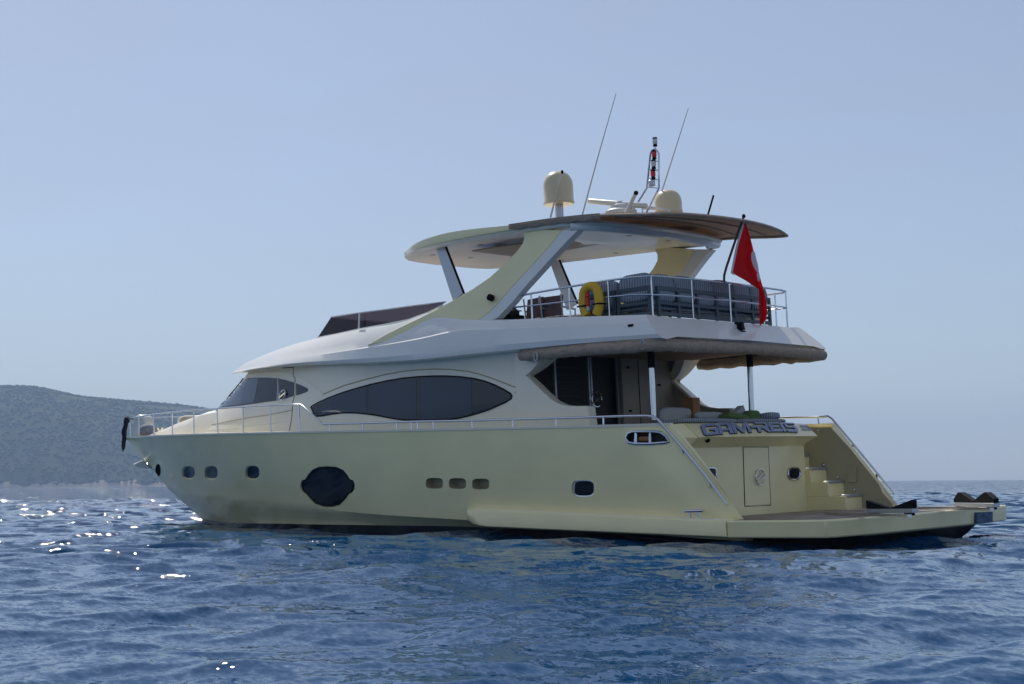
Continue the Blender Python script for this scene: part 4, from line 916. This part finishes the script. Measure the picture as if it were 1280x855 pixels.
# ================================================================== SEA
def sea():
    # rings round the near water, spacing growing with distance, real wave geometry everywhere
    c0 = CAM[:2]; az0 = math.atan2(fw[1], fw[0])
    r = [3.0]
    while r[-1] < 130: r.append(r[-1]+max(.03, .0027*r[-1]))
    while r[-1] < 6500: r.append(r[-1]*1.02)
    r = np.array(r)
    fine = np.linspace(-math.radians(25), math.radians(25), 1150); wide = np.linspace(math.radians(25), math.radians(335), 230)[1:]
    th = np.concatenate([fine, wide]) + az0; th[-1] = th[0]+2*math.pi
    A_, R2 = np.meshgrid(th, r); X = c0[0]+R2*np.cos(A_); Y = c0[1]+R2*np.sin(A_)
    dr = np.gradient(r)[:,None]*np.ones_like(X)
    Z = np.zeros_like(X); DX = np.zeros_like(X); DY = np.zeros_like(X)
    wrp = 1.2*np.sin(X*.11+1.3*np.sin(Y*.07))+.8*np.sin(Y*.16+X*.05+2)
    wind = math.radians(152)
    g = np.random.default_rng(11)
    lam = np.exp(np.linspace(math.log(.22), math.log(10), 96)); LOD = np.zeros_like(X)
    for L in lam:
        kk = 2*math.pi/L; a = wind + g.normal(0, .60 if L < 1.5 else .42); ph = g.uniform(0, 6.283)
        amp = SLOPE/kk * (1.0 if L < 3 else (3/L)**.9)
        fade = np.clip((L/dr-2.5)/3, 0, 1)
        cx_, sx_ = math.cos(a), math.sin(a); p = kk*(X*cx_+Y*sx_)+ph+wrp*kk*.12+.9*np.sin(kk*.17*(Y*cx_-X*sx_)+ph*3)
        env = .65+.35*np.sin(kk*.11*(X*cx_+Y*sx_)*1.3+ph*2+kk*.07*(Y*cx_-X*sx_))
        LOD += (amp*kk)**2*(1-fade**2); q = amp*fade*env; Z += q*np.sin(p); DX -= .85*q*np.cos(p)*cx_*-1; DY -= .85*q*np.cos(p)*sx_*-1
    X = X+DX; Y = Y+DY
    nr, na = X.shape; co = np.stack([X, Y, Z], -1).reshape(-1, 3)
    i = np.arange(nr-1)[:,None]*na; j = np.arange(na-1)[None,:]
    q = np.stack([i+j, i+j+na, i+j+1+na, i+j+1], -1).reshape(-1, 4)[:, ::-1]
    # fill the disc under the viewer
    cen = len(co); co = np.vstack([co, [[c0[0], c0[1], 0]]])
    tri = np.stack([np.full(na-1, cen), np.arange(na-1), np.arange(1, na)], -1)
    me = bpy.data.meshes.new('sea'); nq, ntr = len(q), len(tri)
    me.vertices.add(len(co)); me.vertices.foreach_set('co', co.astype(np.float32).ravel())
    me.loops.add(nq*4+ntr*3); me.loops.foreach_set('vertex_index', np.concatenate([q.ravel(), tri.ravel()]).astype(np.int32))
    me.polygons.add(nq+ntr); me.polygons.foreach_set('loop_start', np.concatenate([np.arange(nq)*4, nq*4+np.arange(ntr)*3]).astype(np.int32))
    me.polygons.foreach_set('use_smooth', np.ones(nq+ntr, bool)); me.update(calc_edges=True)
    at_ = me.attributes.new('unresolved_slope', 'FLOAT', 'POINT'); at_.data.foreach_set('value', np.concatenate([np.sqrt(LOD).ravel(), [0]]).astype(np.float32))
    o = bpy.data.objects.new('sea', me); COL.objects.link(o); props(o, None, None, None, 'structure'); return o
SLOPE = .033; RIP = .36
SEA = sea()
m = bpy.data.materials.new('sea_water'); m.use_nodes = True; n_ = m.node_tree; p = n_.nodes['Principled BSDF']
p.inputs['Base Color'].default_value = (.0005,.045,.128,1); p.inputs['Roughness'].default_value = .04; p.inputs['IOR'].default_value = 1.333
tc = n_.nodes.new('ShaderNodeTexCoord'); ge = n_.nodes.new('ShaderNodeNewGeometry'); prev = ge.outputs['Normal']
lod = n_.nodes.new('ShaderNodeAttribute'); lod.attribute_name = 'unresolved_slope'
def vm(op, a, b=None, sc=None):
    v = n_.nodes.new('ShaderNodeVectorMath'); v.operation = op; n_.links.new(a, v.inputs[0])
    if b is not None:
        if hasattr(b, 'is_linked'): n_.links.new(b, v.inputs[1])
        else: v.inputs[1].default_value = b
    if sc is not None:
        if hasattr(sc, 'is_linked'): n_.links.new(sc, v.inputs['Scale'])
        else: v.inputs['Scale'].default_value = sc
    return v.outputs[0]
def slope(sc_, k, st, scale=None):               # random facet slopes: noise colour read as (dz/dx, dz/dy)
    global prev
    mp = n_.nodes.new('ShaderNodeMapping'); mp.inputs['Rotation'].default_value = (0,0,.45); mp.inputs['Scale'].default_value = st
    t = n_.nodes.new('ShaderNodeTexNoise'); t.inputs['Scale'].default_value = sc_; t.inputs['Detail'].default_value = 2.5; t.inputs['Distortion'].default_value = .35
    n_.links.new(tc.outputs['Object'], mp.inputs[0]); n_.links.new(mp.outputs[0], t.inputs['Vector'])
    v = vm('SUBTRACT', t.outputs['Color'], (.5,.5,.5)); v = vm('MULTIPLY', v, (k,k,0))
    if scale is not None: v = vm('SCALE', v, None, scale)
    prev = vm('ADD', prev, v)
slope(5, RIP, (1,1.5,1)); slope(16, RIP*1.1, (1,1.4,1)); slope(.9, 14.0, (1,1.3,1), lod.outputs['Fac'])
prev = n_.nodes.new('ShaderNodeVectorMath'), prev; n_.links.new(prev[1], prev[0].inputs[0]); prev[0].operation = 'NORMALIZE'; prev = prev[0]
n_.links.new(prev.outputs[0], p.inputs['Normal']); SEA.data.materials.append(m)
# ================================================================== HILL
HD = 3600.
fh = np.array([fw[0], fw[1]]); fh /= np.linalg.norm(fh); rh = np.array([-fh[1], fh[0]])*-1     # forward and right on the map
def lateral(px, D): return (px-640)/F_PX*D
ridge = [(-900,60),(-500,105),(-250,118),(0,119),(40,118),(70,113),(100,107.5),(140,103.5),(180,100),(240,93.5),(300,86),(380,74),(460,56),(540,34),(620,12),(700,-6)]
rz_ = curve([(lateral(a, HD), b/F_PX*HD) for a, b in ridge])
hn = np.random.default_rng(3); ph = hn.uniform(0, 6.28, (14,3))
def hnoise(x, y, s):
    v = 0
    for i in range(14):
        a = ph[i,0]; k = (1.25**i)/s; v += math.sin(k*(x*math.cos(a*3)+y*math.sin(a*3))+ph[i,1])/(1.18**i)
    return v
rows = []; NL, ND = 150, 46
for i in range(NL):
    L = lateral(-900, HD)+(lateral(720, HD)-lateral(-900, HD))*i/(NL-1); r = []
    for j in range(ND):
        t = j/(ND-1); dep = -700+t*1500; H = rz_(L)
        s_ = min(1, max(0, (dep+700)/700)); prof = math.sin(s_*math.pi/2)**.8 if dep < 0 else max(-.2, 1-(dep/800)**2*1.1)
        z = H*prof*1.02 + hnoise(L, dep, 230)*3.6*min(1, s_*3)*min(1, max(H,0)/40)*(1-.8*math.exp(-(dep/90)**2)) - (2.5 if j == 0 else 0)
        p = CAM[:2]+fh*(HD+dep+60*math.sin(L/260)*(1-s_))+rh*L*(1+dep/HD); r.append(Vector((p[0], p[1], z)))
    rows.append(r)
hm = bpy.data.materials.new('scrub_slope'); hm.use_nodes = True; n_ = hm.node_tree; p = n_.nodes['Principled BSDF']; p.inputs['Roughness'].default_value = 1; p.inputs['Specular IOR Level'].default_value = .1
ge = n_.nodes.new('ShaderNodeNewGeometry'); sx = n_.nodes.new('ShaderNodeSeparateXYZ'); n_.links.new(ge.outputs['Position'], sx.inputs[0])
t = n_.nodes.new('ShaderNodeTexNoise'); t.inputs['Scale'].default_value = .02; t.inputs['Detail'].default_value = 8; n_.links.new(ge.outputs['Position'], t.inputs['Vector'])
cr = n_.nodes.new('ShaderNodeValToRGB'); cr.color_ramp.elements[0].color = (.034,.044,.024,1); cr.color_ramp.elements[0].position = .42; cr.color_ramp.elements[1].color = (.075,.078,.050,1); cr.color_ramp.elements[1].position = .72
n_.links.new(t.outputs[0], cr.inputs[0])
md = n_.nodes.new('ShaderNodeMath'); md.operation = 'MULTIPLY_ADD'; md.inputs[1].default_value = 34; n_.links.new(t.outputs[0], md.inputs[0]); md.inputs[2].default_value = -8.5
lt_ = n_.nodes.new('ShaderNodeMath'); lt_.operation = 'LESS_THAN'; n_.links.new(sx.outputs['Z'], lt_.inputs[0]); n_.links.new(md.outputs[0], lt_.inputs[1])
mx = n_.nodes.new('ShaderNodeMix'); mx.data_type = 'RGBA'; mx.inputs['B'].default_value = (.42,.34,.27,1); n_.links.new(lt_.outputs[0], mx.inputs['Factor']); n_.links.new(cr.outputs[0], mx.inputs['A']); n_.links.new(mx.outputs['Result'], p.inputs['Base Color'])
hill = MB().loft(rows).build('hill', hm, None, angle=180, world=True); props(hill, None, None, None, 'structure')
HV = BVHTree.FromPolygons([v.co for v in hill.data.vertices], [tuple(q.vertices) for q in hill.data.polygons])
# woodland: thousands of crowns on the slope
ic = bmesh.new(); bmesh.ops.create_icosphere(ic, subdivisions=1, radius=1); iv = np.array([v.co[:] for v in ic.verts]); if_ = np.array([[v.index for v in f.verts] for f in ic.faces]); ic.free()
VV = []; FF = []; cnt = 0; tries = 0
while cnt < 15000 and tries < 40000:
    tries += 1; L = rng.uniform(lateral(-260, HD), lateral(640, HD)); dep = rng.uniform(-690, 60) if rng.random() < .75 else rng.uniform(-60, 40)
    p = CAM[:2]+fh*(HD+dep)+rh*L*(1+dep/HD); h = HV.ray_cast(Vector((p[0],p[1],400)), Vector((0,0,-1)))
    if h[0] is None or h[0].z < 6: continue
    if hnoise(L, dep, 60) < -1.6 and dep < -30: continue
    s_ = rng.uniform(2.2,4.6); v = iv*rng.uniform(.75,1.25,(len(iv),1))*np.array([s_, s_, s_*rng.uniform(.6,1.0)])+np.array([h[0].x,h[0].y,h[0].z+s_*.3]); VV.append(v); FF.append(if_+cnt*len(iv)); cnt += 1
VV = np.vstack(VV); FF = np.vstack(FF); me = bpy.data.meshes.new('woodland'); me.from_pydata(VV.tolist(), [], FF.tolist())
wo = bpy.data.objects.new('woodland', me); COL.objects.link(wo); me.materials.append(mat('tree_foliage', (.038,.052,.020), .9, noise=(.05,.35))); props(wo, 'hazy green scrub and trees covering the far hillside', 'woodland', None, 'stuff')
# ================================================================== HAZE
hx = MB(); hx.box((0,0,0),(1,1,1)); ho = hx.build('haze', None, None, world=True)
cxy = CAM[:2]; ho.scale = (13400,13400,290); ho.location = (cxy[0], cxy[1], -3+145)
ho['kind'] = 'stuff'; props(ho, 'pale sea haze fading the far hill', 'haze')
m = bpy.data.materials.new('sea_haze'); m.use_nodes = True; n_ = m.node_tree; n_.nodes.remove(n_.nodes['Principled BSDF'])
pv = n_.nodes.new('ShaderNodeVolumePrincipled'); pv.inputs['Color'].default_value = (.47,.64,.88,1); pv.inputs['Density'].default_value = .00016; pv.inputs['Anisotropy'].default_value = 0
n_.links.new(pv.outputs[0], n_.nodes['Material Output'].inputs['Volume']); ho.data.materials.append(m)
S.cycles.volume_bounces = 1; S.cycles.max_bounces = 8; S.cycles.transparent_max_bounces = 12
for o in bpy.data.objects:
    if '_o' in o: del o['_o']
